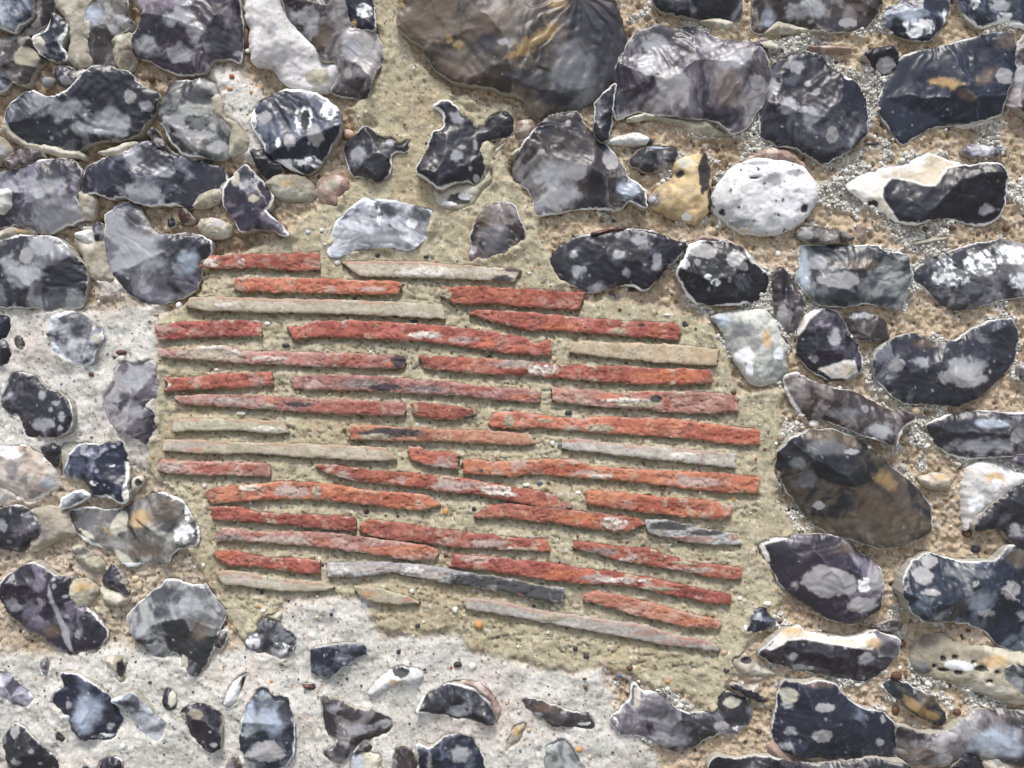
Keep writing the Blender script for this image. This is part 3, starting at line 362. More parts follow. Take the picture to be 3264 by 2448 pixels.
def slab(name, P, step, hf, cf, mat, parent, back=-70, label=None, sidecol=(.42, .40, .34)):
    """a piece whose face is a relief inside outline P, with sides going back into the bed"""
    x0, y0 = P.min(0) - step; x1, y1 = P.max(0) + step
    X, Y = np.meshgrid(np.arange(x0, x1 + step, step), np.arange(y0, y1 + step, step))
    d, bx, by = sdist(X, Y, P); ins = d > step * .25
    keep = ins[:-1, :-1] | ins[1:, :-1] | ins[:-1, 1:] | ins[1:, 1:]
    used = np.zeros(X.shape, bool)
    used[:-1, :-1] |= keep; used[1:, :-1] |= keep; used[:-1, 1:] |= keep; used[1:, 1:] |= keep
    sn = used & ~ins; X = np.where(sn, bx, X); Y = np.where(sn, by, Y); d = np.where(sn, 0, d)
    idx = -np.ones(X.shape, int); idx[used] = np.arange(used.sum())
    x, y, dd = X[used], Y[used], d[used]
    jj, ii = np.nonzero(keep)
    Q = np.stack([idx[jj, ii], idx[jj + 1, ii], idx[jj + 1, ii + 1], idx[jj, ii + 1]], 1)
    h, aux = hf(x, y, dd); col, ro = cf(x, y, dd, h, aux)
    E = np.concatenate([Q[:, [0, 1]], Q[:, [1, 2]], Q[:, [2, 3]], Q[:, [3, 0]]])
    key = E[:, 0] * len(x) + E[:, 1]; rev = E[:, 1] * len(x) + E[:, 0]
    B = E[~np.isin(key, rev)]
    bv = np.unique(B); mp = -np.ones(len(x), int); mp[bv] = np.arange(len(bv)); n0 = len(x); nb = len(bv)
    cx, cy = x.mean(), y.mean()
    V = np.concatenate([np.stack([x, y, h], 1), np.stack([x[bv], y[bv], h[bv]], 1),
                        np.stack([x[bv], y[bv], np.full(nb, float(back))], 1)])
    S = np.stack([n0 + mp[B[:, 1]], n0 + mp[B[:, 0]], n0 + nb + mp[B[:, 0]], n0 + nb + mp[B[:, 1]]], 1)
    sc_ = np.tile(np.array(sidecol), (2 * nb, 1)) * (0.85 + .3 * _hash(np.arange(2 * nb) // 3, np.arange(2 * nb) * 0, 3))[:, None]
    C = np.concatenate([col, sc_]); R = np.concatenate([ro, np.full(2 * nb, .9)])
    W = to_world(V[:, 0], V[:, 1], V[:, 2]); o = to_world(cx, cy, 0.0)
    me = make_mesh(name, W - o, np.concatenate([Q, S]), C, R, mat)
    ob = link(name, me, parent, label=label); ob.location = o
    return ob

# ------------------------------------------------------------------ materials
def material(name, grain, bump, bscale, coat=0.0, extra=None, spec=0.5):
    m = bpy.data.materials.new(name); m.use_nodes = True; t = m.node_tree; N = t.nodes; Lk = t.links
    b = N['Principled BSDF']
    at = N.new('ShaderNodeAttribute'); at.attribute_name = 'pigment'
    co = N.new('ShaderNodeNewGeometry')
    n1 = N.new('ShaderNodeTexNoise'); n1.inputs['Scale'].default_value = bscale; n1.inputs['Detail'].default_value = 6
    n1.inputs['Roughness'].default_value = .65
    Lk.new(co.outputs['Position'], n1.inputs['Vector'])
    mr = N.new('ShaderNodeMapRange'); mr.inputs[1].default_value = .3; mr.inputs[2].default_value = .7
    mr.inputs[3].default_value = 1 - grain; mr.inputs[4].default_value = 1 + grain
    Lk.new(n1.outputs[0], mr.inputs[0])
    vm = N.new('ShaderNodeVectorMath'); vm.operation = 'SCALE'
    Lk.new(at.outputs['Color'], vm.inputs[0]); Lk.new(mr.outputs[0], vm.inputs['Scale'])
    Lk.new(vm.outputs[0], b.inputs['Base Color'])
    Lk.new(at.outputs['Alpha'], b.inputs['Roughness'])
    bp = N.new('ShaderNodeBump'); bp.inputs['Strength'].default_value = bump; bp.inputs['Distance'].default_value = 0.0006
    if extra:
        n2 = N.new('ShaderNodeTexNoise'); n2.inputs['Scale'].default_value = extra; n2.inputs['Detail'].default_value = 4
        n2.inputs['Roughness'].default_value = .7; Lk.new(co.outputs['Position'], n2.inputs['Vector'])
        ad = N.new('ShaderNodeMath'); ad.operation = 'MULTIPLY_ADD'; ad.inputs[1].default_value = 1.6
        Lk.new(n2.outputs[0], ad.inputs[0]); Lk.new(n1.outputs[0], ad.inputs[2]); Lk.new(ad.outputs[0], bp.inputs['Height'])
        m2 = N.new('ShaderNodeMapRange'); m2.inputs[1].default_value = .32; m2.inputs[2].default_value = .62
        m2.inputs[3].default_value = .74; m2.inputs[4].default_value = 1.12; Lk.new(n2.outputs[0], m2.inputs[0])
        v2 = N.new('ShaderNodeVectorMath'); v2.operation = 'SCALE'
        Lk.new(vm.outputs[0], v2.inputs[0]); Lk.new(m2.outputs[0], v2.inputs['Scale']); Lk.new(v2.outputs[0], b.inputs['Base Color'])
    else: Lk.new(n1.outputs[0], bp.inputs['Height'])
    Lk.new(bp.outputs[0], b.inputs['Normal']); Lk.new(bp.outputs[0], b.inputs['Normal'])
    b.inputs['Specular IOR Level'].default_value = spec
    if coat: b.inputs['Coat Weight'].default_value = coat; b.inputs['Coat Roughness'].default_value = .25
    return m
M_FLINT = material('knapped_flint', .06, .05, 900, spec=.42)
M_MORT = material('lime_mortar', .16, .9, 1500, spec=.2, extra=420)
M_TILE = material('fired_clay', .16, .8, 1300, spec=.25)
M_GRIT = material('grit_grains', .15, .3, 1500, spec=.3)

# ------------------------------------------------------------------ palette
COL = {'p': (.31, .312, .33), 't': (.305, .30, .30), 'w': (.72, .73, .74), 'l': (.40, .46, .55), 'k': (.022, .022, .030),
       'x': (.016, .016, .020), 'b': (.125, .092, .068), 'o': (.48, .32, .14), 'g': (.14, .143, .155), 'v': (.36, .33, .255),
       'C': (.47, .45, .37), 'r': (.17, .065, .04), 'n': (.05, .06, .10)}
BASE = {'d': ((.040, .037, .052), (.145, .138, .168), (.35, .35, .375)), 'n': ((.026, .031, .050), (.10, .115, .155), (.34, .37, .42)),
        'k': ((.024, .023, .031), (.075, .072, .090), (.30, .30, .32)), 'b': ((.058, .048, .048), (.175, .158, .155), (.37, .355, .34)),
        'g': ((.042, .042, .047), (.15, .15, .157), (.36, .36, .355)), 's': ((.06, .052, .044), (.155, .132, .108), (.25, .22, .185)),
        'l': ((.13, .13, .16), (.33, .34, .39), (.56, .58, .62)), 'S': ((.020, .022, .027), (.075, .064, .050), (.16, .135, .10)),
        'C': ((.30, .275, .21), (.47, .44, .36), (.60, .58, .51)), 'w': ((.50, .50, .48), (.66, .66, .645), (.76, .76, .75)),
        'G': ((.26, .26, .26), (.46, .455, .43), (.60, .59, .56)),
        'o': ((.36, .27, .15), (.56, .42, .22), (.62, .54, .40)), 'p': ((.27, .19, .155), (.46, .38, .33), (.60, .55, .50)),
        'r': ((.07, .03, .025), (.14, .06, .045), (.24, .12, .09))}
def parse_opts(s):
    o = {'c': .4, 'r': 0, 't': 'd', 'h': 14, 'f': 4, 's': 0}
    for w_ in s.split():
        if w_[0] == 't': o['t'] = w_[1]
        elif w_[0] in 'crhfs': o[w_[0]] = float(w_[1:])
    return o
def marks(sheet, s):
    out = []; tk = s.replace('  ', ' ').split()
    i = 0
    while i < len(tk):
        k = tk[i]
        if k in ('WC', 'WP'): out.append((k, pts(sheet, tk[i + 1])))
        else:
            v = [float(q) for q in tk[i + 1].split(',')]
            if len(v) == 3: v.append(v[2])
            if len(v) == 4: v.append(0.0)
            ox, oy = SH[sheet]; out.append((k, (v[0] * K + ox, v[1] * K + oy, v[2] * K, v[3] * K, math.radians(v[4]))))
        i += 2
    return out

def oval(x, y, v):
    c, s = math.cos(v[4]), math.sin(v[4]); dx = x - v[0]; dy = y - v[1]
    return np.sqrt(((dx * c + dy * s) / v[2]) ** 2 + ((-dx * s + dy * c) / v[3]) ** 2)
# ------------------------------------------------------------------ the flints
CORT = 'CwGop'
def flint_fns(P, op, mk, seed):
    rng = np.random.default_rng(seed); c0 = P.mean(0); ext = P.max(0) - P.min(0); size = math.sqrt(ext[0] * ext[1])
    tone = op['t']; cortex = tone in CORT
    nf = int(op['f']); tilt = rng.normal(0, .05, 2); h0 = max(op['h'] * .5, 8.5); sf_ = {'S': .25, 's': .22, 'k': .7}.get(tone, 1.0); dome = op['h'] * .75
    scars = []
    a0 = rng.uniform(0, 6.283)
    for i in range(nf):
        a = a0 + i * 2.4 + rng.normal(0, .35); rr = .12 + .72 * math.sqrt((i + .35) / nf)
        sx = c0[0] + math.cos(a) * rr * ext[0] * .5; sy = c0[1] + math.sin(a) * rr * ext[1] * .5
        R = rng.uniform(.35, 1.1) * size
        sl = rng.uniform(.04, .34); ang = a + rng.normal(0, .6); st = rng.uniform(.45, 1.0); th = rng.uniform(0, 3.14); ia = a + rng.normal(0, .5)
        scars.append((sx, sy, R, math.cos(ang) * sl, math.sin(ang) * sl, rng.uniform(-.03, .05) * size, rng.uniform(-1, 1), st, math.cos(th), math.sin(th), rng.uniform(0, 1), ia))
    wx = rng.uniform(-1, 1) * size * .8; imp = (c0[0] + wx, c0[1] + size * .8 * rng.choice([-1, 1]))
    wav = max(size * .07, 9)
    def hf(x, y, d):
        qx = x + fbm(x, y, size * .3, seed + 1, 4) * size * .09; qy = y + fbm(x, y, size * .3, seed + 2, 4) * size * .09
        u = np.clip(d / (size * .32), 0, 1)
        base = h0 + dome * (1 - (1 - u) ** 2) * (1.0 if cortex else .55)
        base = base + tilt[0] * (x - c0[0]) + tilt[1] * (y - c0[1])
        if cortex:
            h = base + fbm(x, y, size * .28, seed + 3, 4) * size * .055 + fbm(x, y, 14, seed + 4, 3, .6) * 1.5
            fid = fbm(x, y, size * .4, seed + 5, 2); ridge = np.full(x.shape, 9.0)
        else:
            best = np.full(x.shape, 1e9); fid = np.zeros(x.shape); second = np.full(x.shape, 1e9); rip = np.zeros(x.shape); hack = np.zeros(x.shape); stk = np.zeros(x.shape)
            for k_, (sx, sy, R, gx, gy, dz, ton, st, ct_, st_, rp, ia) in enumerate(scars):
                ux = (qx - sx) * ct_ + (qy - sy) * st_; uy = -(qx - sx) * st_ + (qy - sy) * ct_
                r2 = ux ** 2 * st + uy ** 2 / st
                hh = dz + r2 / (2 * R) * .5 - gx * (qx - sx) - gy * (qy - sy)
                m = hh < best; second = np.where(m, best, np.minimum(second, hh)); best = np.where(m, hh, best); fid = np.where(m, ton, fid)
                ex, ey = c0[0] + math.cos(ia) * size * .72, c0[1] + math.sin(ia) * size * .72      # where the blow fell
                rr_ = np.hypot(qx - ex, qy - ey); th_ = (np.arctan2(qy - ey, qx - ex) - ia) % 6.2832
                rip = np.where(m, np.sin(rr_ / wav * 6.283 + 1.5 * th_) * (rp > .55) * np.exp(-((rr_ / size - .6) / .35) ** 2), rip)
                sk = fbm(th_ * size * .42, rr_ * .16, size * .035 + 5, seed + 90 + k_, 3, .6)
                stk = np.where(m, sk, stk)
                hack = np.where(m, (1 - np.abs(np.sin(th_ * (9 + 8 * rp) + 2 * sk)) ** .5) * (rp < .6) * ss(.15, .5, rr_ / size), hack)
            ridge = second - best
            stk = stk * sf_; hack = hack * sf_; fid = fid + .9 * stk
            h = base + np.clip(best, -size * .15, size * .15) * 1.05 + rip * size * .0016 + hack * size * .0045 + stk * size * .010 + fbm(x, y, size * .22, seed + 7, 3) * size * .016 + fbm(x, y, 16, seed + 8, 2) * .3
            cd, ci_ = cells(x, y, 30, seed + 9)
            h = h - (1 - ss(2, 26, d)) * ci_ * 7.5
            lo = h0 * .4 - 4
            h = np.maximum(h, lo + (h - lo) * .15)
        edge = 9 if cortex else 4.5
        h = h - np.exp(-np.maximum(d, 0) / edge) * (14 if cortex else 6)
        for k_, v in mk:
            if k_ == 'F':
                dx_, dy_ = x - v[0], y - v[1]; th_ = np.arctan2(dy_, dx_); rr_ = np.hypot(dx_, dy_)
                wv = (th_ * v[2] / K + 1.6 * fbm(x, y, 120, seed + 60, 3)) % 1.0
                h = h + np.maximum(wv - .75, -wv * .33 + 0) * 0 + (np.abs(wv - .3) * (wv < .3) * 3.3 + (wv - .3) * (wv >= .3) * 1.43) * v[3] / K * ss(10, 120, rr_) * ss(-230, -60, dx_ + .25 * dy_)
            if k_ == 'x':
                q = oval(x, y, v) ** 2; h = h - 12 * np.exp(-q * 1.2)
            if k_ == 'WC' or k_ == 'C' or (k_ == 'w' and not cortex):
                if k_ == 'C' or k_ == 'w':
                    q = oval(x, y, v) + .18 * fbm(x, y, 18, seed + 40, 3)
                    m = 1 - ss(.8, 1.05, q)
                else:
                    dd, _, _ = sdist(x, y, v); m = ss(-2, 8, dd)
                h = h + m * fbm(x, y, 20, seed + 41, 4, .6) * 3.0
        return h, (fid, ridge)
    B0, B1, B2 = [np.array(v) for v in BASE[tone]]
    if not cortex: B0 = B0 * .66; B1 = B1 * .88
    hue = 1 + rng.normal(0, .018 if cortex else .035, 3)
    ns = int(op['s']); spots = []
    if ns:
        ns = int(ns * .75)
        for i in range(ns):
            q = P[rng.integers(len(P))] * (t_ := rng.uniform(0, 1) ** .5) + c0 * (1 - t_)
            spots.append((q[0], q[1], min(3 + rng.exponential(3.2), 15), rng.uniform(.4, 1), rng.uniform(.6, 1.6)))
    def cf(x, y, d, h, aux):
        fid, ridge = aux; s0 = size
        wxx = x + fbm(x, y, s0 * .35, seed + 11, 3) * s0 * .22; wyy = y + fbm(x, y, s0 * .35, seed + 12, 3) * s0 * .22
        n = fbm(wxx, wyy, s0 * .30 + 8, seed + 13, 5, .55); n2 = fbm(wxx, wyy, 22, seed + 14, 4, .6)
        v = n * .9 + n2 * .27 + (0 if cortex else fid * .42 - .10) + (op['c'] - .5) * .95  # fid: random tone per flake scar, part translucence, part painted-in facet light
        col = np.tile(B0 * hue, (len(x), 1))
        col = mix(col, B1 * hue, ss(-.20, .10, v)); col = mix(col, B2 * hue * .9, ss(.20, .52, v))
        if not cortex:
            # milky veils with crisp borders, typical of patinated flint
            sp, sid = cells(wxx, wyy, s0 * .17 + 12, seed + 15)
            col = mix(col, B2 * .85, (sid > 1 - op['c'] * .28) * ss(.1, .2, v) * .5)
            ly = fbm(x, y, 11, seed + 16, 3, .6)
            col = col * (1 + .16 * ly)[:, None]
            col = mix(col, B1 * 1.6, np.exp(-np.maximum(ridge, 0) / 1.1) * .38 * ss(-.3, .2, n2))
            ck = np.abs(fbm(wxx, wyy, s0 * .42 + 20, seed + 51, 3)); ck2 = np.abs(fbm(wyy, x, 60, seed + 52, 4, .55))
            col = col * (1 - .62 * np.exp(-ck / .012) * ss(-.1, .25, n))[:, None]
            col = mix(col, B2 * .8, np.exp(-ck2 / .018) * .28 * ss(-.05, .3, -n2))
            col = col * (1 - .25 * ss(.25, .5, fbm(x, y, 40, seed + 53, 3, .55)))[:, None]
            spk, si = cells(x, y, 40, seed + 50)
            col = mix(col, np.array(COL['p']), (1 - ss(2, 5, spk)) * (si > .88) * .5)
        else:
            col = col * (1 + .10 * fbm(x, y, 10, seed + 17, 3))[:, None]
            sp, sid = cells(x, y, 20, seed + 18)
            col = mix(col, B0 * .35, (sp < 2.6 * sid) * .8)
            if tone == 'w' and op['c'] > .6:
                sp, sid = cells(x + 6 * n2, y + 6 * n2, 46, seed + 19)
                col = mix(col, (.05, .05, .06), (sp < 13 * sid - 5) * .9)
        for (sx, sy, r, a, asp) in spots:
            q = np.hypot((x - sx) * asp, y - sy) + 2.5 * n2
            col = mix(col, np.array(COL['p']) * (.75 + .5 * a), (1 - ss(r * .72, r * 1.05, q)) * a * .85)
        ro = np.full(len(x), .7 if cortex else (.44 if tone == 's' else .38)) + .07 * n2
        for k_, v_ in mk:
            if k_ in ('WC', 'WP'):
                dd, _, _ = sdist(x, y, v_); m = ss(-2.5, 2.5, dd + 3 * n2)
                cc = np.array(COL['p']) if k_ == 'WP' else np.array((.56, .49, .38))
                cv = mix(np.tile(cc, (len(x), 1)), (.70, .68, .63), ss(-.1, .4, n + n2 * .4))
                if k_ == 'WC': cv = mix(cv, (.33, .24, .15), ss(.1, .45, -n) * .6); cv = mix(cv, (.76, .76, .75), np.exp(-np.abs(dd - 3) / 4) * .9)
                else: cv = np.tile(cc, (len(x), 1))
                col = col * (1 - m[:, None]) + cv * m[:, None]; ro = ro * (1 - m) + (.8 if k_ == 'WC' else .4) * m
                continue
            if k_ == 'F': continue
            cx, cy, rx, ry, _a = v_
            fr = {'p': (.7, .62, 1.18), 'k': (.5, .55, 1.4), 'b': (.5, .45, 1.4), 'o': (.6, .5, 1.15), 'g': (.6, .62, 1.15),
                  'l': (.5, .5, 1.35)}.get(k_, (.42, .84, 1.02))
            q = oval(x, y, v_) + fr[0] * fbm(x, y, max(min(rx, ry) * .9, 9), seed + 21, 4, .6)
            m = 1 - ss(fr[1], fr[2], q)
            cc = np.array(COL[k_])
            tex = 1 + .16 * n2 + .10 * fbm(x, y, 12, seed + 22, 3)
            am = {'p': .85, 'k': .85, 'b': .7, 'o': .75, 'g': .7, 'l': .75}.get(k_, .96)
            if k_ == 'w' and not cortex:
                holes = ss(.12, .3, fbm(x, y, 15, seed + 23, 3)); m = m * (1 - holes * .85)
            if tone == 'S' and k_ in 'ob': cc = cc * .55
            if tone == 's' and k_ in 'o': cc = cc * .62
            m = (m * am)[:, None]; col = col * (1 - m) + (cc * tex[:, None]) * m
            if k_ in 'wvC': ro = ro * (1 - m[:, 0]) + .85 * m[:, 0]
        if op['r'] and not cortex or (cortex and op['r']):
            rw = op['r'] * K * np.clip(.42 + 1.9 * fbm(x, y, 80, seed + 25, 3), -.5, 1.9) + 1.0 * n2
            m = (1 - ss(rw - 1.2, rw + 1.4, d)) * ss(-.5, 1.2, rw)
            rc = np.array((.74, .745, .73)) if tone != 'l' else np.array((.66, .72, .80))
            m = m[:, None] * .93; col = col * (1 - m) + rc * m; ro = ro * (1 - m[:, 0]) + .7 * m[:, 0]
        # frayed mortar smeared over the very edge
        g = fbm(x, y, 34, seed + 26, 4, .6)
        m = (1 - ss(0, 7, d - 14 * g + 7)) * ss(.1, .4, g)
        col = mix(col, (.42, .38, .30), m * .6)
        return np.clip(col, .008, .85), np.clip(ro, .2, 1)
    return hf, cf
def records(s):
    for ln in s.strip().split('\n'):
        if ln.strip(): yield [q.strip() for q in ln.split('|')]
flints = []
for n_, r in enumerate(records(FLINTS)):
    if len(r) != 5: raise ValueError(r)
    op = parse_opts(r[1]); P = pts(r[0], r[2])
    P = rough(P, 1.8 if min(np.ptp(P, axis=0)) < 60 else 5.2, 100 + n_, 5.0, cut=7, grow=1.0 if min(np.ptp(P, axis=0)) < 50 else 3.6)
    flints.append((P, op, marks(r[0], r[3]), r[4])); stamp(SD, P)
tiles = []
for n_, r in enumerate(records(TILES)):
    P = pts(r[0], r[2]); T_ = np.roll(P, -1, 0) - np.roll(P, 1, 0); T_ /= np.hypot(*T_.T)[:, None]
    ar = np.sum(P[:, 0] * np.roll(P[:, 1], -1) - np.roll(P[:, 0], -1) * P[:, 1])
    P = P + np.stack([T_[:, 1], -T_[:, 0]], 1) * 2.0 * np.sign(ar)
    P = rough(P, 3.6, 900 + n_, 4, cut=3); tiles.append((P, r[1], marks(r[0], r[3]), r[4] if len(r) > 4 else '')); stamp(TD, P)
pebs = []
for ln in PEBBLES.split('\n'):
    tk = ln.split()
    for i in range(0, len(tk), 2):
        v = tk[i + 1].split(','); ox, oy = SH[tk[i]]
        pebs.append((float(v[0]) * K + ox, float(v[1]) * K + oy, float(v[2]) * K, float(v[3]) * K, v[4]))

# plain flints continuing the wall on every side of the surveyed patch
rng = np.random.default_rng(5); outer = []; occ = [(P.mean(0), np.ptp(P, axis=0).max() * .5) for P, *_ in flints]
big = [i for i, f in enumerate(flints) if 150 < np.ptp(f[0], axis=0).max() < 420 and np.ptp(f[0], axis=0).min() > 110 and f[1]['t'] in 'dnkbg']
for tr in range(9000):
    x = rng.uniform(-1350, 4610); y = rng.uniform(-1300, 3750)
    if -40 < x < 3304 and -40 < y < 2488: continue
    i = int(rng.choice(big)); r_ = np.ptp(flints[i][0], axis=0).max() * .5
    inb = (-40 - r_ < x < 3304 + r_) and (-40 - r_ < y < 2488 + r_)
    if inb and (-r_ * .98 < x < 3264 + r_ * .98 and -r_ * .98 < y < 2448 + r_ * .98): continue
    if any(math.hypot(x - c[0], y - c[1]) < (r_ + q) * .74 for c, q in occ): continue
    occ.append((np.array([x, y]), r_)); outer.append((i, x, y, rng.uniform(0, 6.28)))
    if len(outer) >= 112: break
for i, x, y, a in outer:
    P = flints[i][0]; c = P.mean(0); ca, sa = math.cos(a), math.sin(a); q = (P - c)
    P2 = np.stack([q[:, 0] * ca - q[:, 1] * sa + x, q[:, 0] * sa + q[:, 1] * ca + y], 1)
    stamp(SD, P2)

# ------------------------------------------------------------------ mortar: three pointings laid at different times
S_ = 3264 / 2212
def ov(s): return np.array([[float(v) for v in p.split(',')] for p in s.split()]) * S_
OLIVE = [ov('800,-900 860,0 890,120 960,190 1110,230 1110,280 1060,300 1120,400 1160,470 1190,560 1250,640 1400,655 1540,690 1600,840 1700,840 1690,950 1680,1100 1760,1150 1640,1180 1700,1290 1640,1390 1590,1440 1560,1560 1480,1510 1370,1470 1290,1450 1190,1455 1010,1400 1000,1370 808,1372 800,1290 610,1295 590,1345 530,1400 480,1320 400,1200 390,1080 290,1000 330,940 330,690 420,650 430,555 600,520 700,430 830,330 750,230 800,190 830,100 790,0 700,-900')]
WHITE = [ov('-900,640 200,660 330,655 345,780 345,920 300,1010 180,960 100,1000 60,1090 -900,1080'),
         ov('-900,1390 60,1420 250,1400 480,1410 600,1345 612,1296 800,1290 808,1372 1000,1370 1010,1400 1190,1455 1290,1450 1330,1540 1420,1640 1500,2600 -900,2600'),
         ov('440,140 520,130 570,200 560,290 545,350 500,330 470,230'), ov('170,470 300,500 320,640 200,640')]
def region(polys, x, y, soft, seed, amp=20):
    w_ = np.zeros(x.shape)
    j = fbm(x, y, 60, seed, 4, .6) * amp
    for P in polys:
        d, _, _ = sdist(x, y, P); w_ = np.maximum(w_, ss(-soft, soft, d + j))
    return w_
def sub(polys, f):
    return f(polys)
WO = region(OLIVE, MX, MY, 15, 301, 26); out_d = np.hypot(np.maximum(np.maximum(-MX, MX - 3264), 0), np.maximum(np.maximum(-MY, MY - 2448), 0))
fade = 1 - ss(60, 420, out_d + 160 * fbm(MX, MY, 260, 307, 4))
WO = WO * fade; WW = region(WHITE, MX, MY, 34, 302, 34) * (1 - WO) * fade; WT = 1 - WO - WW
# depth below each tile: the joint is cut back under the tile and runs out to the top of the next
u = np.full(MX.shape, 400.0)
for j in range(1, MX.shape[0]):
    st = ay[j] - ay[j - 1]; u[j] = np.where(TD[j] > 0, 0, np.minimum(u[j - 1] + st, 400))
panel = ss(60, 150, MX * 0 + 150) * (u < 70)
big1 = fbm(MX, MY, 260, 310, 3); med = fbm(MX, MY, 60, 311, 4, .6); fin = fbm(MX, MY, 20, 312, 4, .65)
lump, lid = cells(MX + 8 * fin, MY + 8 * med, 17, 313); lump2, _ = cells(MX, MY, 34, 314)
near = np.exp(np.minimum(SD, 0) / 22.0)          # 1 at a flint's edge
Ho = 1 + 5 * big1 + 6 * med + 5.0 * fin + near * 4 + 3.5 * fbm(MX * .35, MY, 16, 318, 3) * (u < 100)
Ho = Ho - np.where((u > 0) & (u < 90), 25 * np.exp(-u / 21.0) * (1 + .35 * med), 0)
crk = np.abs(fbm(MX, MY * 2.6, 55, 320, 4, .6)); Ho = Ho - (u < 95) * (TD < 0) * 11 * np.exp(-crk / .04)
Hw = -3 + 9 * big1 + 13 * fbm(MX, MY, 130, 321, 3) + 8 * med + 3.4 * fin + near * 3.5
Ht = -19 + 8 * big1 + 13 * med + 10 * fin + np.maximum(0, 9 - lump) * .9 + near * 3
pit, pid = cells(MX, MY, 42, 315)
pits = lambda dens, r: np.where(pid > 1 - dens, np.exp(-(pit / r) ** 2), 0)
Ht = Ht - 15 * pits(.45, 7); Ho = Ho - 6 * pits(.28, 5); Hw = Hw - 5 * pits(.25, 4.5)
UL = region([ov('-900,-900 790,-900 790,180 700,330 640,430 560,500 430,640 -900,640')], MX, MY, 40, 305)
LM = region([ov('-900,950 300,950 430,1150 480,1400 -900,1400')], MX, MY, 40, 306)
Ht = Ht - 12 * UL
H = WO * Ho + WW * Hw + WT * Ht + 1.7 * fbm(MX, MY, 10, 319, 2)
for (sx_, sy_, rx, ry, dp) in [(450, 425, 34, 26, 40), (400, 470, 90, 14, 30), (1690, 145, 16, 90, 24), (1975, 215, 26, 110, 34), (1990, 250, 22, 50, 30),
                               (1632, 540, 16, 30, 24), (2050, 455, 30, 14, 20), (2260, 620, 26, 60, 34), (700, 560, 30, 16, 24), (280, 800, 60, 20, 20),
                               (1180, 390, 24, 24, 20), (420, 100, 20, 30, 34), (2230, 2020, 30, 10, 14), (300, 710, 24, 20, 22)]:
    H = H - 1.5 * dp * np.exp(-(((MX - sx_) / rx) ** 2 + ((MY - sy_) / ry) ** 2))
lp = ss(.12, .42, fbm(MX, MY, 75, 360, 3)) * (WO + WW) + .35 * ss(.25, .5, fbm(MX, MY, 60, 361, 3)) * WT
lapw = lp * (4 * WW + 13 * WO + 8 * WT)
LF = fbm(MX, MY, 95, 401, 4, .6) + .10 * ss(2000, 2400, MX) + .25 * np.exp(np.minimum(SD, 0) / 25)
LM2 = ss(.33, .46, LF) * WT * (MX > 1750 + 120 * fbm(MY, MX, 90, 402, 3))
H = H + lp * (5 + 7 * WO) * np.exp(-(SD / 16.0) ** 2) + 7 * LM2 * (.6 + .5 * fin)
H = H - 34 * ss(1, 9, SD - lapw) - 26 * ss(1, 8, TD)
# colours
co = np.tile(np.array((.44, .395, .275)), MX.shape + (1,))
co = mix(co, (.31, .28, .19), ss(.0, .6, -med) * .7); co = mix(co, (.52, .48, .36), ss(.05, .6, fin) * .6)
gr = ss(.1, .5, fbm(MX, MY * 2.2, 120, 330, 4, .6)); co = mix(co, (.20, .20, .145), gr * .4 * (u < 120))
co = mix(co, (.40, .32, .20), ss(.15, .6, fbm(MX, MY, 240, 331, 3)) * .5)
cw = np.tile(np.array((.585, .57, .52)), MX.shape + (1,))
cw = mix(cw, (.58, .50, .44), ss(.0, .4, fbm(MX, MY, 150, 332, 5)) * .6); cw = mix(cw, (.47, .46, .415), ss(0, .6, -med) * .7)
cw = mix(cw, (.72, .71, .68), ss(.05, .45, fin) * .6); cw = mix(cw, (.43, .43, .38), ss(.0, .4, fbm(MX, MY, 170, 336, 5)) * .55)
ct = np.tile(np.array((.45, .36, .25)), MX.shape + (1,))
ct = mix(ct, (.22, .145, .085), ss(-.05, .45, fbm(MX, MY, 90, 333, 4, .6)) * .65); ct = mix(ct, (.56, .46, .33), ss(.05, .55, fin) * .75)
ct = mix(ct, (.52, .41, .32), ss(.1, .5, fbm(MX, MY, 150, 334, 3)) * .5)
ct = mix(ct, (.60, .55, .47), (lid > .8) * ss(9, 4, lump) * .55)
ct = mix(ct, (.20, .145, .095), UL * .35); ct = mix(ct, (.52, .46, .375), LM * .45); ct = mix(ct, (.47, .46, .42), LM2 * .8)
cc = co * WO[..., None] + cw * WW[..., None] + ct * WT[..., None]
cc = mix(cc, (.12, .09, .06), pits(.35, 4.2) * .75)
for (sc1, th, c_) in [(15, .88, (.66, .63, .56)), (13, .90, (.12, .09, .07)), (19, .93, (.33, .16, .08))]:
    pd, pi_ = cells(MX, MY, sc1, 340 + int(sc1)); cc = mix(cc, c_, (pi_ > th) * (1 - ss(2.5, 5.5, pd)) * .75)
sp = fbm(MX, MY, 9, 350, 2); cc = cc * (1 + .10 * sp)[..., None]

wall = bpy.data.objects.new('flint_wall', None); sc.collection.objects.link(wall)
wall['label'] = 'old flint wall patched with a block of thin red roof tiles'; wall['category'] = 'wall'; wall['kind'] = 'thing'
ny_, nx_ = MX.shape; id_ = np.arange(nx_ * ny_).reshape(ny_, nx_)
Q = np.stack([id_[:-1, :-1], id_[1:, :-1], id_[1:, 1:], id_[:-1, 1:]], -1).reshape(-1, 4)
deep = (SD > 32) | (TD > 22)                       # nothing but stone there
dm = deep[:-1, :-1] & deep[1:, :-1] & deep[:-1, 1:] & deep[1:, 1:]
V = to_world(MX.ravel(), MY.ravel(), H.ravel())
ring = np.concatenate([id_[0, ::-1], id_[1:, 0], id_[-1, 1:], id_[-2:0:-1, -1]])
Vb = V[ring].copy(); Vb[:, 1] = .38; nV = len(V); nr = len(ring); a = np.arange(nr); b_ = (a + 1) % nr
Qs = np.stack([ring[a], ring[b_], nV + b_, nV + a], 1)
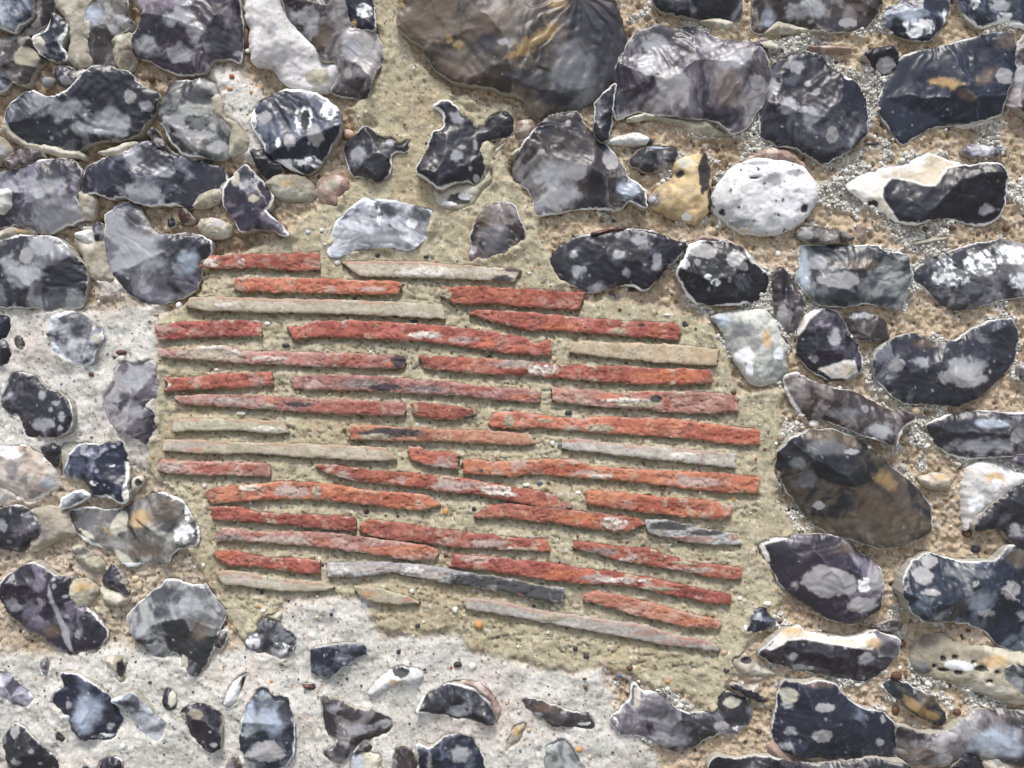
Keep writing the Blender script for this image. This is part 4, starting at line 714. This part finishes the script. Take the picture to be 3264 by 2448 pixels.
me = make_mesh('mortar', np.concatenate([V, Vb]), np.concatenate([Q[~dm.ravel()], Qs]),
               np.concatenate([np.clip(cc.reshape(-1, 3), 0, .8), np.full((nr, 3), .35)]), np.full(nV + nr, .92), M_MORT)
link('mortar', me, wall, label='sandy brown, olive and chalky white mortar between the stones')

# ------------------------------------------------------------------ flints
obs = []
for n_, (P, op, mk, lab) in enumerate(flints):
    hf, cf = flint_fns(P, op, mk, 1000 + n_ * 61)
    side = (.36, .34, .29) if op['t'] not in 'wCop' else tuple(BASE[op['t']][1])
    big_ = np.ptp(P, axis=0).max()
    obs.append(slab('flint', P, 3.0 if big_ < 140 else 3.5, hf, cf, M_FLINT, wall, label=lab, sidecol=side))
for i, x, y, a in outer:
    c = obs[i].copy(); sc.collection.objects.link(c); c.parent = wall
    if 'label' in c: del c['label']
    c.location = to_world(x, y, 0.0); c.rotation_euler = (0, a, 0)

# ------------------------------------------------------------------ tiles
TCOL = {'R': ((.30, .092, .066), (.42, .150, .105)), 'O': ((.43, .145, .085), (.52, .22, .135)), 'D': ((.23, .075, .058), (.32, .115, .085)),
        'P': ((.38, .185, .15), (.47, .30, .255)), 'S': ((.44, .19, .125), (.50, .27, .19)), 'C': ((.44, .40, .28), (.54, .50, .385)),
        'B': ((.40, .32, .20), (.46, .39, .27)), 'L': ((.42, .38, .345), (.50, .475, .43)), 'G': ((.29, .285, .28), (.40, .395, .38))}
TM = {'w': (.66, .63, .56), 'v': (.36, .33, .235), 'k': (.05, .05, .055), 'g': (.20, .20, .195), 'l': (.47, .40, .36), 'c': (.46, .43, .32),
      'o': (.48, .165, .08), 'r': (.31, .085, .055), 'p': (.50, .40, .36)}
def tile_fns(P, kind, mk, seed):
    rng = np.random.default_rng(seed); lo, hi = [np.array(v) for v in TCOL[kind]]; out_ = rng.uniform(8, 13); sm = kind in 'CBL'; jit = rng.uniform(.86, 1.1) * (1 + rng.normal(0, .03, 3)); bloom = rng.uniform(.1, .85)
    def hf(x, y, d):
        n = fbm(x, y, 70, seed, 3); f = fbm(x, y, 15, seed + 1, 4, .62)
        fr = fbm(x, y * 1.5, 24, seed + 6, 3, .6)
        h = out_ + 3.5 * n + (1.2 if sm else 3.2) * f + (0 if sm else 2.2) * np.abs(fr) - (1.5 if sm else 3.5) * np.exp(-np.abs(fbm(x * .5, y * 1.4, 34, seed + 13, 4, .6)) / .05) - (3.5 if not sm else 3) * np.exp(-np.maximum(d, 0) / 3.2)
        for k_, v in mk:
            q = oval(x, y, v) + .5 * fbm(x, y, 16, seed + 7, 3)
            m = 1 - ss(.7, 1.05, q)
            if k_ in 'wv': h = h + m * (2.2 + 2 * f)
        return h, (n, f)
    def cf(x, y, d, h, aux):
        n, f = aux; s2 = fbm(x, y, 38, seed + 2, 4, .6); s3 = fbm(x, y * 1.6, 90, seed + 3, 3)
        col = np.tile(lo * jit, (len(x), 1)); col = mix(col, hi * jit, ss(-.35, .4, s2 + .4 * f))
        if not sm and kind != 'G':
            col = mix(col, (.47, .165, .085), ss(.32, .55, s3 + .2 * f) * .45); col = mix(col, (.17, .055, .045), ss(.22, .6, -s3 + .3 * f) * .55)
            col = mix(col, (.47, .36, .31), ss(.22, .5, fbm(x, y * 1.4, 60, seed + 4, 4, .6)) * bloom)
        if sm:
            top, _, _ = sdist(x, y - 0, P + np.array([0, 9.0])); m = (1 - ss(-2, 3, top + 3 * f)) * ss(-.15, .1, s3 + .2)
            col = mix(col, (.40, .21, .155), m * .7 * (kind != 'B'))
            col = mix(col, lo * .75, ss(.1, .4, fbm(x, y * 4, 50, seed + 9, 4)) * .5)
        for k_, v in mk:
            sf = (.35, .82, 1.02) if k_ in 'wv' else (.4, .8, 1.1) if k_ == 'k' else (.5, .6, 1.2)
            q = oval(x, y, v) + sf[0] * fbm(x, y, 17, seed + 7, 4, .62)
            m = (1 - ss(sf[1], sf[2], q)) * (.92 if k_ in 'wvk' else .7) * (.6 if sm and k_ in 'or' else 1)
            if k_ == 'w': m = m * (1 - .7 * ss(.1, .3, fbm(x, y, 11, seed + 8, 3)))
            col = mix(col, np.array(TM[k_]), m) if k_ not in 'x' else col
        sm_ = fbm(x, y, 30, seed + 10, 4, .65)          # smears of pointing mortar caught on the arris
        m = (1 - ss(0, 4, d - 12 * sm_ + 3.5)) * .75 + ss(.36, .44, sm_ * .9 + .15 * f) * .5
        col = mix(col, (.42, .385, .28), m)
        ck = np.exp(-np.abs(fbm(x * .5, y * 1.4, 34, seed + 13, 4, .6)) / .03); col = col * (1 - (.2 if sm else .45) * ck)[:, None]
        pt, pi2 = cells(x, y, 15, seed + 11); col = mix(col, lo * .3, (pt < 3.0 * pi2) * .6)
        col = col * (1 + .13 * fbm(x, y, 8, seed + 12, 2))[:, None]
        col = col * .93 + col.mean(1, keepdims=True) * .07
        return np.clip(col, .01, .8), np.full(len(x), .88)
    return hf, cf
for n_, (P, kind, mk, lab) in enumerate(tiles):
    hf, cf = tile_fns(P, kind, mk, 5000 + n_ * 31)
    slab('tile', P, 3.3, hf, cf, M_TILE, wall, back=-60, label=lab, sidecol=tuple(np.array(TCOL[kind][0]) * .9))

# ------------------------------------------------------------------ pebbles and loose grains
def hmort(x, y):
    i = np.clip(np.searchsorted(ax, x), 1, len(ax) - 1); j = np.clip(np.searchsorted(ay, y), 1, len(ay) - 1)
    return H[j, i], SD[j, i], TD[j, i], WO[j, i], WW[j, i], WT[j, i]
def ico(sub_=1):
    import bmesh
    bm = bmesh.new(); bmesh.ops.create_icosphere(bm, subdivisions=sub_, radius=1)
    v = np.array([p.co[:] for p in bm.verts]); f = np.array([[p.index for p in q.verts] for q in bm.faces]); bm.free(); return v, f
PC = {'b': (.10, .055, .035), 'k': (.035, .035, .042), 'w': (.68, .67, .63), 'o': (.48, .26, .10), 'r': (.28, .09, .05), 'g': (.20, .20, .20),
      'n': (.10, .13, .22), 'p': (.50, .36, .28), 'l': (.42, .48, .58), 'C': (.48, .40, .27)}
iv2, if2 = ico(2)
for n_, (x, y, rx, ry, k) in enumerate(pebs):
    rg = np.random.default_rng(n_ + 50); h = float(hmort(np.array([x]), np.array([y]))[0][0]); h = max(h, -18)
    v = iv2 * (1 + .28 * fbm(iv2[:, 0] * 10 + n_ * 7, iv2[:, 1] * 10 + iv2[:, 2] * 6, 9, n_, 2))[:, None]
    v = np.sign(v) * np.abs(v) ** .9; dp = min(rx, ry) * .75
    W = np.stack([v[:, 0] * rx * MM, v[:, 1] * dp * MM, v[:, 2] * ry * MM], 1)
    c = np.tile(np.array(PC[k]), (len(v), 1)) * (1 + .35 * fbm(v[:, 0] * 9, v[:, 2] * 9 + v[:, 1] * 5, 7, n_ + 3, 2))[:, None]
    me = make_mesh('pebble', W, if2, c, np.full(len(v), .55), M_GRIT)
    o = link('pebble', me, wall); o.location = to_world(x, y, h + dp * .25)
def scatter(name, xs, ys, rs, cols, lift, label, parent, mat=M_GRIT, hs=None, **pr):
    iv, if_ = ico(1); n = len(xs); rg = np.random.default_rng(len(name)); sq = rg.uniform(.6, 1.25, (n, 3))
    v = iv[None] * (1 + rg.uniform(-.3, .25, (n, len(iv), 1))) * sq[:, None]
    v = v * rs[:, None, None]; h = hmort(xs, ys)[0] if hs is None else hs
    X = xs[:, None] + v[..., 0]; Y = ys[:, None] + v[..., 2]; Z = h[:, None] + v[..., 1] * .8 + lift * rs[:, None]
    W = to_world(X.ravel(), Y.ravel(), Z.ravel()); Fc = (if_[None] + (np.arange(n) * len(iv))[:, None, None]).reshape(-1, 3)
    cl = np.repeat(cols * rg.uniform(.8, 1.2, (n, 1)), len(iv), 0)
    me = make_mesh(name, W, Fc, cl, np.full(len(cl), .8), mat)
    return link(name, me, parent, label=label, **pr)
rg = np.random.default_rng(77)
n = 15000; xs = rg.uniform(-60, 3324, n); ys = rg.uniform(-60, 2508, n); hh, s1, t1, wo, ww, wt = hmort(xs, ys)
rs = np.clip(1.5 + rg.exponential(1.25, n), 1.5, 8)
ok = (s1 < -1.5) & (t1 < -1.5) & (rg.uniform(0, 1, n) < wt * .85 + wo * .45 + ww * .45)
pal = np.array([(.10, .07, .05), (.05, .05, .055), (.62, .60, .55), (.50, .44, .34), (.42, .22, .10), (.22, .20, .17), (.09, .11, .17), (.45, .36, .25)])
ci = rg.choice(8, n, p=[.17, .12, .17, .22, .07, .10, .03, .12]); 
scatter('grit', xs[ok], ys[ok], rs[ok], pal[ci][ok], .12, 'tiny sand and flint grains standing out of the mortar', wall, kind='stuff')
# grey crusty growth in clumps on the sandy pointing to the right
n = 110000; xs = rg.uniform(1500, 3324, n); ys = rg.uniform(-60, 2400, n); hh, s1, t1, wo, ww, wt = hmort(xs, ys)
cl = fbm(xs, ys, 95, 401, 4, .6) + .10 * ss(2000, 2400, xs)
ok = (s1 < 1) & (t1 < -2) & (wt > .5) & (cl + .25 * np.exp(np.minimum(s1, 0) / 25) > .42)
ok &= xs > 1750 + 120 * fbm(ys, xs, 90, 402, 3)
rs = np.clip(3.0 + rg.exponential(1.6, n), 3, 9); g = rg.uniform(0, 1, (n, 1))
cols = np.array((.47, .46, .415)) * (1 - g) + np.array((.60, .59, .545)) * g
scatter('lichen', xs[ok], ys[ok], rs[ok], cols[ok], .15, 'pale grey crusty lichen clumped on the sandy mortar at the right', None, category='lichen', kind='stuff')

# ------------------------------------------------------------------ unseen ground, added to throw light back up the wall
gm = bpy.data.materials.new('bounce_ground'); gm.use_nodes = True; b = gm.node_tree.nodes['Principled BSDF']
tn = gm.node_tree.nodes.new('ShaderNodeTexNoise'); tn.inputs['Scale'].default_value = 3
cr = gm.node_tree.nodes.new('ShaderNodeValToRGB'); cr.color_ramp.elements[0].color = (.20, .19, .17, 1); cr.color_ramp.elements[1].color = (.32, .31, .29, 1)
gm.node_tree.links.new(tn.outputs[0], cr.inputs[0]); gm.node_tree.links.new(cr.outputs[0], b.inputs['Base Color']); b.inputs['Roughness'].default_value = .9
me = bpy.data.meshes.new('ground'); me.from_pydata([(-60, -60, 0), (60, -60, 0), (60, 60, 0), (-60, 60, 0)], [], [(0, 1, 2, 3)])
me.materials.append(gm); o = link('ground', me, None, kind='structure')
